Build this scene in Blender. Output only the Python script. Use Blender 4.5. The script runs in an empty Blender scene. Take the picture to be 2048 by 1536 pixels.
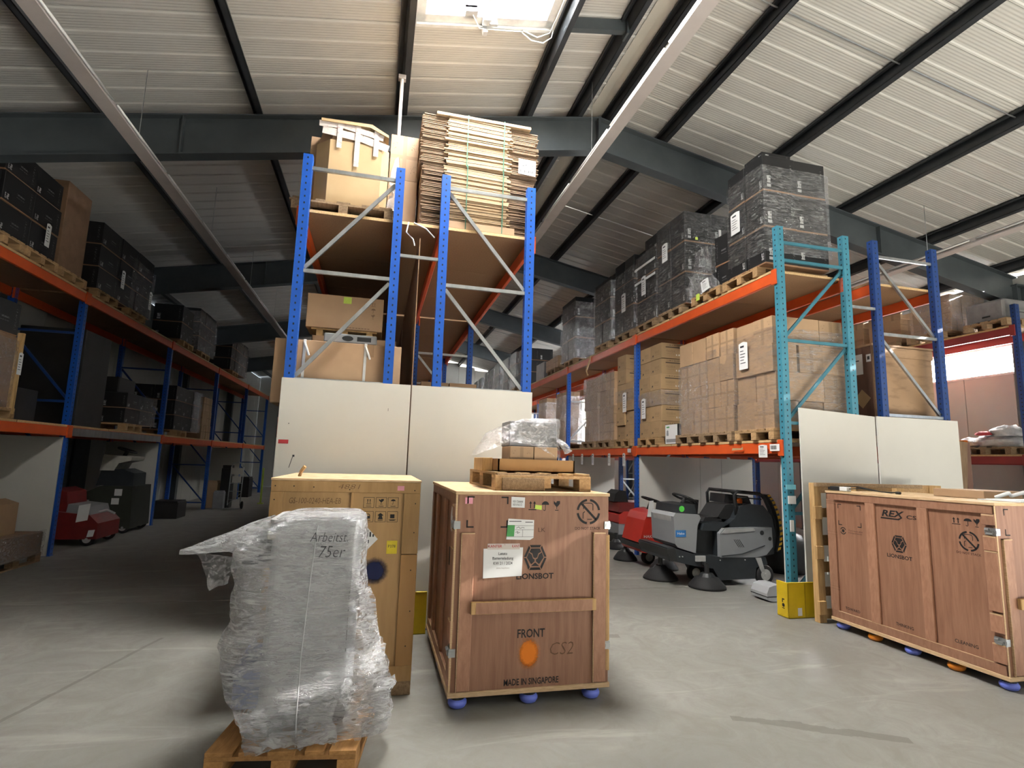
import bpy, math, random
from mathutils import Vector, Matrix, noise
S = bpy.context.scene
COL = S.collection
RND = random.Random(7)
PI = math.pi

# ---------------------------------------------------------------- camera, world, exposure
F_PX, YAW, PITCH, ROLL = 1085.76, 0.239826, 0.141328, 0.0298167
cd = bpy.data.cameras.new('camera')
cd.sensor_width = 36.0
cd.lens = F_PX / 2048 * 36.0
cd.clip_start, cd.clip_end = 0.05, 200
cam = bpy.data.objects.new('camera', cd)
COL.objects.link(cam)
_F = Vector((math.sin(YAW) * math.cos(PITCH), math.cos(YAW) * math.cos(PITCH), math.sin(PITCH)))
_R = Vector((math.cos(YAW), -math.sin(YAW), 0))
_U = _R.cross(_F)
_r = math.cos(ROLL) * _R + math.sin(ROLL) * _U
_u = -math.sin(ROLL) * _R + math.cos(ROLL) * _U
cam.matrix_world = Matrix(((_r.x, _u.x, -_F.x, 0), (_r.y, _u.y, -_F.y, 0), (_r.z, _u.z, -_F.z, 1.75), (0, 0, 0, 1)))
S.camera = cam
vs = S.view_settings
vs.view_transform, vs.look, vs.gamma, vs.use_curve_mapping = 'Standard', 'None', 1.0, False
vs.exposure = 0.0
S.cycles.max_bounces = 8
S.cycles.diffuse_bounces = 2
S.cycles.glossy_bounces = 3
S.cycles.transmission_bounces = 4
S.cycles.transparent_max_bounces = 16
S.cycles.sample_clamp_indirect = 30.0
S.cycles.use_denoising = True
W = bpy.data.worlds.new('daylight')
S.world = W
W.use_nodes = True
W.node_tree.nodes['Background'].inputs[0].default_value = (0.75, 0.85, 1.0, 1)
W.node_tree.nodes['Background'].inputs[1].default_value = 3.0
SKY_LIGHT = 92.0     # the domed roof light in the bay overhead
WINDOW_LIGHT = 85.0  # strip windows of the outer wall
SUN_LIGHT = 265.0     # sun falling through the open loading gate behind the camera
sd_ = bpy.data.lights.new('sun', 'SUN'); sd_.energy = SUN_LIGHT; sd_.angle = .01; sd_.color = (1.0, .97, .92)
sun = bpy.data.objects.new('sun', sd_); COL.objects.link(sun)
sun.location = (30, -10, 14); sun.rotation_euler = Vector((-1.0, .10, -.42)).to_track_quat('-Z', 'Y').to_euler()

# ---------------------------------------------------------------- materials
MATS = {}
class NT:
    def __init__(s, m): s.n, s.l = m.node_tree.nodes, m.node_tree.links
    def put(s, sock, v):
        if hasattr(v, 'is_output'): s.l.new(v, sock)
        else: sock.default_value = v
    def add(s, t, **kw):
        nd = s.n.new(t)
        for k, v in kw.items():
            if k.startswith('i_'): s.put(nd.inputs[k[2:].replace('_', ' ')], v)
            else: setattr(nd, k, v)
        return nd
    def math(s, op, a, b=0.0):
        nd = s.n.new('ShaderNodeMath'); nd.operation = op
        s.put(nd.inputs[0], a); s.put(nd.inputs[1], b)
        return nd.outputs[0]
    def band(s, v, lo, hi): return s.math('MULTIPLY', s.math('GREATER_THAN', v, lo), s.math('LESS_THAN', v, hi))
    def mul(s, *a):
        r = a[0]
        for b in a[1:]: r = s.math('MULTIPLY', r, b)
        return r
    def mix(s, f, a, b, typ='MIX'):
        nd = s.n.new('ShaderNodeMix'); nd.data_type = 'RGBA'; nd.blend_type = typ
        s.put(nd.inputs[0], f); s.put(nd.inputs[6], a); s.put(nd.inputs[7], b)
        return nd.outputs[2]
    def coord(s, kind='Object', scale=(1, 1, 1)):
        tc = s.n.new('ShaderNodeTexCoord')
        if tuple(scale) == (1, 1, 1): return tc.outputs[kind]
        mp = s.n.new('ShaderNodeMapping'); s.l.new(tc.outputs[kind], mp.inputs[0]); mp.inputs['Scale'].default_value = scale
        return mp.outputs[0]
    def noise(s, vec, scale=5, detail=3, rough=.55, dist=0):
        nd = s.n.new('ShaderNodeTexNoise'); s.l.new(vec, nd.inputs['Vector'])
        nd.inputs['Scale'].default_value, nd.inputs['Detail'].default_value = scale, detail
        nd.inputs['Roughness'].default_value, nd.inputs['Distortion'].default_value = rough, dist
        return nd.outputs['Fac']
    def ramp(s, f, *stops):
        nd = s.n.new('ShaderNodeValToRGB'); s.l.new(f, nd.inputs[0]); el = nd.color_ramp.elements
        while len(el) < len(stops): el.new(.5)
        for e, (p, c) in zip(el, stops):
            e.position = p; e.color = c if len(c) == 4 else (*c, 1)
        return nd.outputs[0]
    def bump(s, h, strength=.3, dist=.01):
        nd = s.n.new('ShaderNodeBump'); s.put(nd.inputs['Height'], h)
        nd.inputs['Strength'].default_value, nd.inputs['Distance'].default_value = strength, dist
        return nd.outputs[0]
    def sep(s, v):
        nd = s.n.new('ShaderNodeSeparateXYZ'); s.l.new(v, nd.inputs[0]); return nd.outputs

def c4(c): return (*c, 1) if len(c) == 3 else c
def newmat(name):
    m = bpy.data.materials.new(name); m.use_nodes = True; MATS[name] = m
    t = NT(m); return m, t, m.node_tree.nodes['Principled BSDF']
def M(name, col, rough=.6, metal=0., col2=None, scale=6, stretch=(1, 1, 1), bump=0, bscale=30, rnd=.0, spec=.5, dist=0, emit=None, contrast=(.35, .65)):
    """plain surface: two tones mixed by stretched noise, fine bump, slight change from object to object"""
    m, t, b = newmat(name)
    col2 = col2 or tuple(min(1, c * .8) for c in col)
    v = t.coord('Object', stretch)
    c = t.ramp(t.noise(v, scale, 4, .6, dist), (contrast[0], c4(col2)), (contrast[1], c4(col)))
    if rnd:
        oi = t.add('ShaderNodeObjectInfo')
        hs = t.add('ShaderNodeHueSaturation'); t.put(hs.inputs['Color'], c)
        t.put(hs.inputs['Value'], t.math('ADD', t.math('MULTIPLY', oi.outputs['Random'], 2 * rnd), 1 - rnd))
        c = hs.outputs[0]
    t.put(b.inputs['Base Color'], c)
    b.inputs['Roughness'].default_value, b.inputs['Metallic'].default_value = rough, metal
    b.inputs['Specular IOR Level'].default_value = spec
    if bump: t.put(b.inputs['Normal'], t.bump(t.noise(v, bscale, 3), bump))
    if emit:
        b.inputs['Emission Color'].default_value = c4(col); b.inputs['Emission Strength'].default_value = emit
    return m

M('roof_white', (.60, .57, .50), .5, col2=(.54, .51, .45), scale=.8)
M('steel_dark', (.078, .092, .100), .5, .0, col2=(.060, .072, .080), scale=2, bump=.05)
M('steel_purlin', (.050, .055, .062), .4, .3, col2=(.035, .04, .045), scale=3)
M('track_grey', (.50, .46, .44), .45, .0, col2=(.44, .40, .38), scale=2)
M('track_tube', (.85, .85, .83), .3)
M('panel_wall', (.50, .50, .46), .45, col2=(.47, .47, .44), scale=1, rnd=.05)
M('panel_white', (.68, .665, .61), .5, col2=(.65, .635, .58), scale=1.2, rnd=.02)
M('panel_edge', (.45, .42, .36), .7)
M('rack_orange', (.72, .105, .02), .42, col2=(.66, .09, .018), scale=4)
M('galvanized', (.52, .54, .55), .32, .85, col2=(.42, .44, .45), scale=14, stretch=(1, 1, .3))
M('chipboard', (.33, .195, .105), .75, col2=(.27, .155, .08), scale=60, bump=.2, bscale=120)
M('chipboard_edge', (.70, .48, .25), .7, col2=(.55, .36, .17), scale=60)
M('yellow_paint', (.72, .50, .015), .4, col2=(.64, .44, .012), scale=5)
M('pallet_wood', (.50, .32, .155), .8, col2=(.36, .215, .10), scale=5, stretch=(9, 1.2, 9), bump=.25, bscale=14, rnd=.22)
M('pallet_wood_old', (.37, .25, .145), .85, col2=(.24, .155, .085), scale=5, stretch=(9, 1.2, 9), bump=.25, bscale=14, rnd=.25)
M('pallet_orange', (.48, .25, .085), .7, col2=(.36, .175, .055), scale=5, stretch=(9, 1.2, 9), bump=.2, bscale=14, rnd=.15)
M('ply_red', (.36, .185, .112), .55, col2=(.275, .128, .075), scale=4, stretch=(7, 7, .55), bump=.06, bscale=14, rnd=.08, dist=.4)
M('ply_red_batten', (.43, .225, .138), .55, col2=(.34, .165, .098), scale=5, stretch=(6, 6, 1.6), bump=.06, bscale=14, rnd=.18, dist=.4)
M('ply_edge', (.70, .50, .30), .7, col2=(.52, .34, .18), scale=6, stretch=(2, 2, 26))
M('ply_yellow', (.50, .305, .130), .55, col2=(.43, .255, .105), scale=3, stretch=(4, 4, .5), bump=.05, bscale=14, rnd=.05)
M('ply_yellow_batten', (.50, .30, .125), .6, col2=(.42, .24, .09), scale=3, stretch=(5, 5, .8), bump=.1, bscale=14, rnd=.22)
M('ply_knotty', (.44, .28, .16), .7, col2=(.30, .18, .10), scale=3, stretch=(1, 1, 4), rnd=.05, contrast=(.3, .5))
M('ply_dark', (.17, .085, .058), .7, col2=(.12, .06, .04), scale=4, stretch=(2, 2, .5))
M('plank_wood', (.62, .40, .18), .75, col2=(.47, .28, .11), scale=4, stretch=(8, 8, 1), bump=.2, bscale=14, rnd=.12)
M('plank_brown', (.26, .17, .10), .8, col2=(.18, .11, .06), scale=4, stretch=(8, 8, .8))
M('stencil', (.012, .010, .010), .7)
M('stencil_soft', (.09, .045, .03), .8)
M('pencil', (.16, .085, .045), .9)
M('marker', (.03, .03, .035), .6)
M('paper', (.80, .80, .79), .6, col2=(.77, .77, .76), scale=3)
M('paper_pink', (.80, .34, .42), .6)
M('paper_green', (.08, .36, .10), .6)
M('paper_yellow', (.80, .62, .03), .6)
M('paper_lime', (.62, .80, .12), .6)
M('red_print', (.55, .05, .06), .6)
M('orange_spray', (.80, .20, .01), .8)
M('navy_spray', (.012, .018, .07), .8)
M('rubber', (.018, .018, .019), .75)
M('plastic_black', (.022, .024, .026), .45, col2=(.018, .019, .02), scale=5)
M('plastic_charcoal', (.030, .036, .042), .42)
M('plastic_grey', (.30, .31, .32), .38, col2=(.28, .29, .30), scale=3)
M('plastic_light', (.50, .50, .49), .4)
M('paint_red', (.56, .035, .022), .33, col2=(.50, .03, .02), scale=3)
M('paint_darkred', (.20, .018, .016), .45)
M('blue_label', (.03, .20, .55), .5)
M('green_dot', (.12, .75, .10), .5)
M('amber', (.80, .16, .02), .15)
M('hazard_yellow', (.72, .40, .01), .5)
M('wheel_rim', (.72, .72, .70), .3, .6)
M('foot_blue', (.19, .25, .85), .5, col2=(.17, .23, .80))
M('foot_orange', (.90, .28, .02), .5)
M('strap_white', (.78, .78, .76), .5)
M('strap_grey', (.45, .46, .47), .4)
M('strap_green', (.04, .16, .10), .5)
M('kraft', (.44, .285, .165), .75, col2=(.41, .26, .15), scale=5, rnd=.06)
M('kraft_light', (.50, .345, .18), .7, col2=(.47, .32, .16), scale=3)
M('ply_orange', (.44, .24, .09), .65, col2=(.38, .20, .07), scale=3, stretch=(1, 1, .3), bump=.05)
M('rack_haze_red', (.30, .035, .035), .45, col2=(.26, .03, .03), scale=4)  # haze over the window wall beams put into their red, lessening their bounce
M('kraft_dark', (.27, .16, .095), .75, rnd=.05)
M('sheet_light', (.50, .36, .215), .75, col2=(.38, .26, .15), scale=30, stretch=(.4, .4, 6))
M('sheet_mid', (.33, .225, .145), .8, col2=(.22, .145, .09), scale=30, stretch=(.4, .4, 6))
M('tape_print', (.62, .55, .50), .35, col2=(.50, .34, .31), scale=30, stretch=(1, 1, 1), contrast=(.36, .42))
M('tape_brown', (.36, .22, .12), .3)
M('machine_silver', (.66, .67, .69), .36, .4, col2=(.60, .61, .63), scale=3)
M('machine_blue', (.28, .31, .45), .45)
M('machine_cream', (.62, .60, .52), .5)
M('garment_white', (.74, .74, .73), .8, col2=(.55, .56, .56), scale=9, bump=.5, bscale=12)
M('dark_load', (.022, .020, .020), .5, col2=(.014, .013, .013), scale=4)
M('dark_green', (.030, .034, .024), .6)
M('white_frame', (.78, .78, .76), .4)
M('skylight_metal', (.70, .72, .74), .35, .3)
M('cable_black', (.01, .01, .01), .5)
M('cyan_tape', (.25, .70, .85), .5)
M('grey_box', (.32, .32, .33), .5)

def emitter(name, col, k):
    m, t, b = newmat(name)
    b.inputs['Base Color'].default_value = c4(tuple(.8 * c for c in col))
    b.inputs['Emission Color'].default_value = c4(col); b.inputs['Emission Strength'].default_value = k
emitter('daylight_roof', (1.0, .985, .95), SKY_LIGHT)
emitter('daylight_roof_far', (1.0, .985, .95), SKY_LIGHT * .45)
emitter('daylight_window', (.97, .99, 1.0), WINDOW_LIGHT)

def post_paint(name, col):
    m, t, b = newmat(name)
    x, y, z = t.sep(t.coord('Object'))
    nx, ny, nz = t.sep(t.add('ShaderNodeTexCoord').outputs['Normal'])
    zz = t.math('LESS_THAN', t.math('ABSOLUTE', t.math('SUBTRACT', t.math('MODULO', z, .075), .0375)), .011)
    def col_hole(n, q, w): return t.mul(t.math('GREATER_THAN', t.math('ABSOLUTE', n), .6), t.math('LESS_THAN', t.math('ABSOLUTE', q), w))
    hole = t.math('MULTIPLY', zz, t.math('MAXIMUM', col_hole(nx, y, .010), col_hole(ny, x, .008)))
    c = t.ramp(t.noise(t.coord(), 5, 4), (.35, c4(tuple(k * .85 for k in col))), (.65, c4(col)))
    t.put(b.inputs['Base Color'], t.mix(hole, c, (.006, .008, .012, 1)))
    b.inputs['Roughness'].default_value = .4
post_paint('rack_blue', (.010, .095, .46))
post_paint('rack_navy', (.014, .055, .22))
post_paint('rack_teal', (.055, .25, .34))
M('teal_brace', (.05, .21, .28), .4)

def carton(name, col, dark, style):
    """cardboard with its own tape, flap lines and print, laid out on the box's own faces"""
    m, t, b = newmat(name)
    gx, gy, gz = t.sep(t.coord('Generated'))
    nx, ny, nz = t.sep(t.add('ShaderNodeTexCoord').outputs['Normal'])
    ax = t.math('GREATER_THAN', t.math('ABSOLUTE', nx), .6)
    ay = t.math('GREATER_THAN', t.math('ABSOLUTE', ny), .6)
    oi = t.add('ShaderNodeObjectInfo')
    c = t.ramp(t.noise(t.coord(), 4, 4), (.3, c4(tuple(k * .90 for k in col))), (.7, c4(col)))
    hs = t.add('ShaderNodeHueSaturation'); t.put(hs.inputs['Color'], c)
    t.put(hs.inputs['Value'], t.math('ADD', t.math('MULTIPLY', oi.outputs['Random'], .26), .87))
    c = hs.outputs[0]
    u = t.math('ADD', t.math('MULTIPLY', ax, gy), t.math('MULTIPLY', ay, gx))    # along the face
    def lines(ku, kv, thr):
        cx = t.add('ShaderNodeCombineXYZ'); t.put(cx.inputs[0], t.math('MULTIPLY', u, ku)); t.put(cx.inputs[1], t.math('MULTIPLY', gz, kv))
        return t.math('GREATER_THAN', t.noise(cx.outputs[0], 1.0, 1, .5), thr)
    if style == 'plain':      # tape down one end face, faint print on the other
        even = t.math('GREATER_THAN', oi.outputs['Random'], .5)
        end = t.math('ADD', t.mul(even, ax), t.mul(t.math('SUBTRACT', 1, even), ay))
        tape = t.mul(end, t.math('MAXIMUM', t.band(u, .43, .57), t.band(gz, .48, .56)))
        c = t.mix(t.math('MULTIPLY', tape, .75), c, c4(tuple(k * .62 for k in col)))
        pr = t.mul(end, lines(34, 26, .60), t.math('MAXIMUM', t.band(u, .08, .24), t.band(u, .72, .90)), t.math('MAXIMUM', t.band(gz, .68, .84), t.band(gz, .16, .34)))
        c = t.mix(t.math('MULTIPLY', pr, .6), c, c4(dark))
    elif style == 'printed':  # heavy bar, line of small type, pictogram
        bar = t.mul(t.band(gz, .70, .77), t.band(u, .18, .84), ay)
        txt = t.mul(t.band(gz, .84, .90), lines(60, 6, .5), t.band(u, .2, .82), ay)
        txt2 = t.mul(t.math('MAXIMUM', t.band(gz, .40, .56), t.band(gz, .28, .33)), lines(50, 50, .56), t.band(u, .2, .6))
        icon = t.mul(t.band(gz, .14, .34), t.band(u, .72, .88), lines(9, 9, .48), ax)
        c = t.mix(t.math('MINIMUM', t.math('ADD', t.math('ADD', bar, txt), t.math('ADD', t.mul(txt2, .5), icon)), .9), c, c4(dark))
        wh = t.mul(ay, t.band(gz, .20, .30), t.band(u, .62, .86), lines(11, 3, .47))
        c = t.mix(t.math('MULTIPLY', wh, .8), c, (.7, .68, .62, 1))
    else:                     # black carton with kraft bottom edge and white print
        edge = t.band(gz, -.01, .045)
        c = t.mix(edge, c, (.30, .165, .09, 1))
        icon = t.mul(ay, t.band(u, .12, .24), t.math('MAXIMUM', t.mul(t.band(gz, .12, .20)), t.mul(t.band(gz, .24, .44), lines(22, 12, .44))))
        side = t.mul(t.band(u, .86, .91), t.band(gz, .14, .82), lines(14, 34, .55))
        mid = t.mul(t.band(u, .42, .68), t.math('MAXIMUM', t.band(gz, .46, .51), t.band(gz, .37, .39)), lines(40, 8, .5), ax)
        ic2 = t.mul(ax, t.band(u, .08, .20), t.band(gz, .12, .30), lines(20, 14, .46))
        c = t.mix(t.math('MINIMUM', t.math('ADD', icon, t.math('ADD', t.mul(side, .30), t.math('ADD', t.mul(mid, .35), ic2))), .75), c, (.62, .62, .62, 1))
    t.put(b.inputs['Base Color'], c)
    b.inputs['Roughness'].default_value = .62 if style != 'black' else .42
carton('carton_brown', (.47, .305, .175), (.16, .10, .06), 'plain')
carton('carton_printed', (.40, .265, .135), (.035, .025, .018), 'printed')
carton('carton_black', (.017, .017, .018), (1, 1, 1), 'black')

def film(name, thin, thick, white, stretch, scale, rough=.12):
    """clear stretch film: mostly see-through, creased, with glossy and milky patches"""
    m, t, b = newmat(name)
    out = t.n['Material Output']
    v = t.coord('Object', stretch)
    n1 = t.noise(v, scale, 5, .65, 1.6)
    n2 = t.noise(t.coord('Object'), 2.2, 3, .6)
    bp = t.bump(n1, .9, .03)
    gl = t.add('ShaderNodeBsdfGlossy'); gl.inputs['Roughness'].default_value = rough; t.l.new(bp, gl.inputs['Normal'])
    gl.inputs['Color'].default_value = (.95, .96, 1, 1)
    df = t.add('ShaderNodeBsdfDiffuse'); df.inputs['Color'].default_value = (.80, .80, .80, 1); t.l.new(bp, df.inputs['Normal'])
    tl = t.add('ShaderNodeBsdfTranslucent'); tl.inputs['Color'].default_value = (.80, .80, .80, 1); t.l.new(bp, tl.inputs['Normal'])
    m0 = t.add('ShaderNodeMixShader'); m0.inputs[0].default_value = .45; t.l.new(df.outputs[0], m0.inputs[1]); t.l.new(tl.outputs[0], m0.inputs[2])
    m1 = t.add('ShaderNodeMixShader'); t.put(m1.inputs[0], white); t.l.new(gl.outputs[0], m1.inputs[1]); t.l.new(m0.outputs[0], m1.inputs[2])
    tr = t.add('ShaderNodeBsdfTransparent'); tr.inputs['Color'].default_value = (.97, .97, .97, 1)
    m2 = t.add('ShaderNodeMixShader')
    f = t.math('MULTIPLY', t.ramp(n1, (.42, (0, 0, 0)), (.62, (1, 1, 1))), t.ramp(n2, (.25, (.3, .3, .3)), (.65, (1, 1, 1))))
    t.put(m2.inputs[0], t.math('ADD', t.math('MULTIPLY', f, thick - thin), thin))
    t.l.new(tr.outputs[0], m2.inputs[1]); t.l.new(m1.outputs[0], m2.inputs[2])
    t.l.new(m2.outputs[0], out.inputs['Surface'])
film('film_pallet', .09, .62, .30, (1.2, 1.2, 7), 5)
film('film_loose', .14, .80, .40, (3, 3, 4.5), 5)
def film_heavy():
    """many layers of crumpled film: milky, with sharp slanting creases that glitter"""
    m, t, b = newmat('film_heavy')
    out = t.n['Material Output']
    tc = t.coord('Object')
    mp = t.n.new('ShaderNodeMapping'); t.l.new(tc, mp.inputs[0]); mp.inputs['Rotation'].default_value = (0, .72, .3); mp.inputs['Scale'].default_value = (3.2, 5.5, 15)
    n1 = t.noise(mp.outputs[0], 2.4, 6, .66, 1.3)
    n2 = t.noise(tc, 3.2, 3, .6, .6)
    n3 = t.noise(mp.outputs[0], 6.5, 4, .6, 1.0)
    h = t.math('ADD', n1, t.math('MULTIPLY', n3, .45))
    bp = t.bump(h, 1.0, .045)
    gl = t.add('ShaderNodeBsdfGlossy'); gl.inputs['Roughness'].default_value = .17; t.l.new(bp, gl.inputs['Normal']); gl.inputs['Color'].default_value = (.96, .97, 1, 1)
    df = t.add('ShaderNodeBsdfDiffuse'); df.inputs['Color'].default_value = (.90, .90, .90, 1); t.l.new(bp, df.inputs['Normal'])
    tl = t.add('ShaderNodeBsdfTranslucent'); tl.inputs['Color'].default_value = (.85, .85, .85, 1)
    m0 = t.add('ShaderNodeMixShader'); m0.inputs[0].default_value = .35; t.l.new(df.outputs[0], m0.inputs[1]); t.l.new(tl.outputs[0], m0.inputs[2])
    m1 = t.add('ShaderNodeMixShader'); t.put(m1.inputs[0], .56); t.l.new(gl.outputs[0], m1.inputs[1]); t.l.new(m0.outputs[0], m1.inputs[2])
    tr = t.add('ShaderNodeBsdfTransparent'); tr.inputs['Color'].default_value = (.96, .96, .96, 1)
    m2 = t.add('ShaderNodeMixShader')
    f = t.math('MULTIPLY', t.ramp(n1, (.40, (0, 0, 0)), (.60, (1, 1, 1))), t.ramp(n2, (.30, (.35, .35, .35)), (.62, (1, 1, 1))))
    t.put(m2.inputs[0], t.math('ADD', t.math('MULTIPLY', f, .58), .30))
    t.l.new(tr.outputs[0], m2.inputs[1]); t.l.new(m1.outputs[0], m2.inputs[2]); t.l.new(m2.outputs[0], out.inputs['Surface'])
film_heavy()
def spray(name, col):
    """sprayed paint spot, thinning out to its rim"""
    m, t, b = newmat(name)
    v = t.coord('Object'); gx, gy, gz = t.sep(t.coord('Generated'))
    dx, dz = t.math('SUBTRACT', gx, .5), t.math('SUBTRACT', gz, .5)
    r = t.math('SQRT', t.math('ADD', t.mul(dx, dx), t.mul(dz, dz)))
    r = t.math('ADD', r, t.math('MULTIPLY', t.math('SUBTRACT', t.noise(v, 60, 3, .7), .5), .16))
    b.inputs['Base Color'].default_value = c4(col); b.inputs['Roughness'].default_value = .8
    tr = t.add('ShaderNodeBsdfTransparent'); mx = t.add('ShaderNodeMixShader')
    t.put(mx.inputs[0], t.ramp(r, (.26, (1, 1, 1)), (.47, (0, 0, 0)))); t.l.new(tr.outputs[0], mx.inputs[1]); t.l.new(b.outputs[0], mx.inputs[2]); t.l.new(mx.outputs[0], t.n['Material Output'].inputs['Surface'])
spray('orange_paint_spray', (.82, .22, .012)); spray('navy_paint_spray', (.010, .015, .065))

def concrete():
    m, t, b = newmat('concrete')
    v = t.coord('Object')
    a = t.noise(v, .55, 6, .62, .5); d = t.noise(v, 3.2, 7, .70, 1.2); e = t.noise(t.coord('Object', (.5, 2.5, 1)), 1.3, 5, .6, .8)
    base = t.ramp(a, (.30, (.200, .195, .178)), (.70, (.315, .306, .278)))
    base = t.mix(t.ramp(d, (.36, (.75, .75, .75)), (.62, (0, 0, 0))), base, (.20, .19, .165, 1))
    base = t.mix(t.ramp(e, (.58, (0, 0, 0)), (.72, (.45, .45, .45))), base, (.46, .44, .40, 1))
    st = t.ramp(t.noise(t.coord('Object', (1, .8, 1)), .95, 3, .5), (.70, (0, 0, 0)), (.78, (.55, .55, .55)))
    base = t.mix(st, base, (.13, .12, .10, 1))
    # a few scuff marks left by lorries and dragged skids
    x, y, z = t.sep(v)
    def scuff(x0, y0, x1, y1, w):
        dx, dy = x1 - x0, y1 - y0; L = math.hypot(dx, dy)
        along = t.math('ADD', t.mul(t.math('SUBTRACT', x, x0), dx / L), t.mul(t.math('SUBTRACT', y, y0), dy / L))
        across = t.math('ADD', t.mul(t.math('SUBTRACT', x, x0), -dy / L), t.mul(t.math('SUBTRACT', y, y0), dx / L))
        return t.mul(t.band(along, 0, L), t.math('LESS_THAN', t.math('ABSOLUTE', t.math('ADD', across, t.mul(t.math('SUBTRACT', d, .5), w * 2.4))), w))
    sc = None
    for q in ((-2.25, 4.35, -1.85, 6.05, .018), (-2.25, 3.63, -1.75, 3.66, .02), (2.72, 3.55, 3.55, 3.12, .05), (2.55, 3.62, 3.0, 3.45, .035), (2.3, 5.5, 2.55, 5.45, .05)):
        k = scuff(*q); sc = k if sc is None else t.math('MAXIMUM', sc, k)
    base = t.mix(t.mul(sc, .5), base, (.10, .095, .08, 1))
    t.put(b.inputs['Base Color'], base)
    t.put(b.inputs['Roughness'], t.ramp(a, (.3, (.42, .42, .42)), (.7, (.62, .62, .62))))
    t.put(b.inputs['Normal'], t.bump(d, .12, .01))
concrete()

# roof sheet: fine ribbing between the main ribs as relief
def roof_sheet():
    m, t, b = newmat('roof_sheet')
    x, y, z = t.sep(t.coord('Object'))
    wv = t.math('SINE', t.math('MULTIPLY', y, 2 * PI / .042))
    t.put(b.inputs['Base Color'], t.ramp(t.noise(t.coord(), .7, 3), (.3, (.50, .49, .46)), (.7, (.565, .555, .52))))
    t.put(b.inputs['Normal'], t.bump(wv, .35, .004))
    b.inputs['Roughness'].default_value = .42
roof_sheet()

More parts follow.
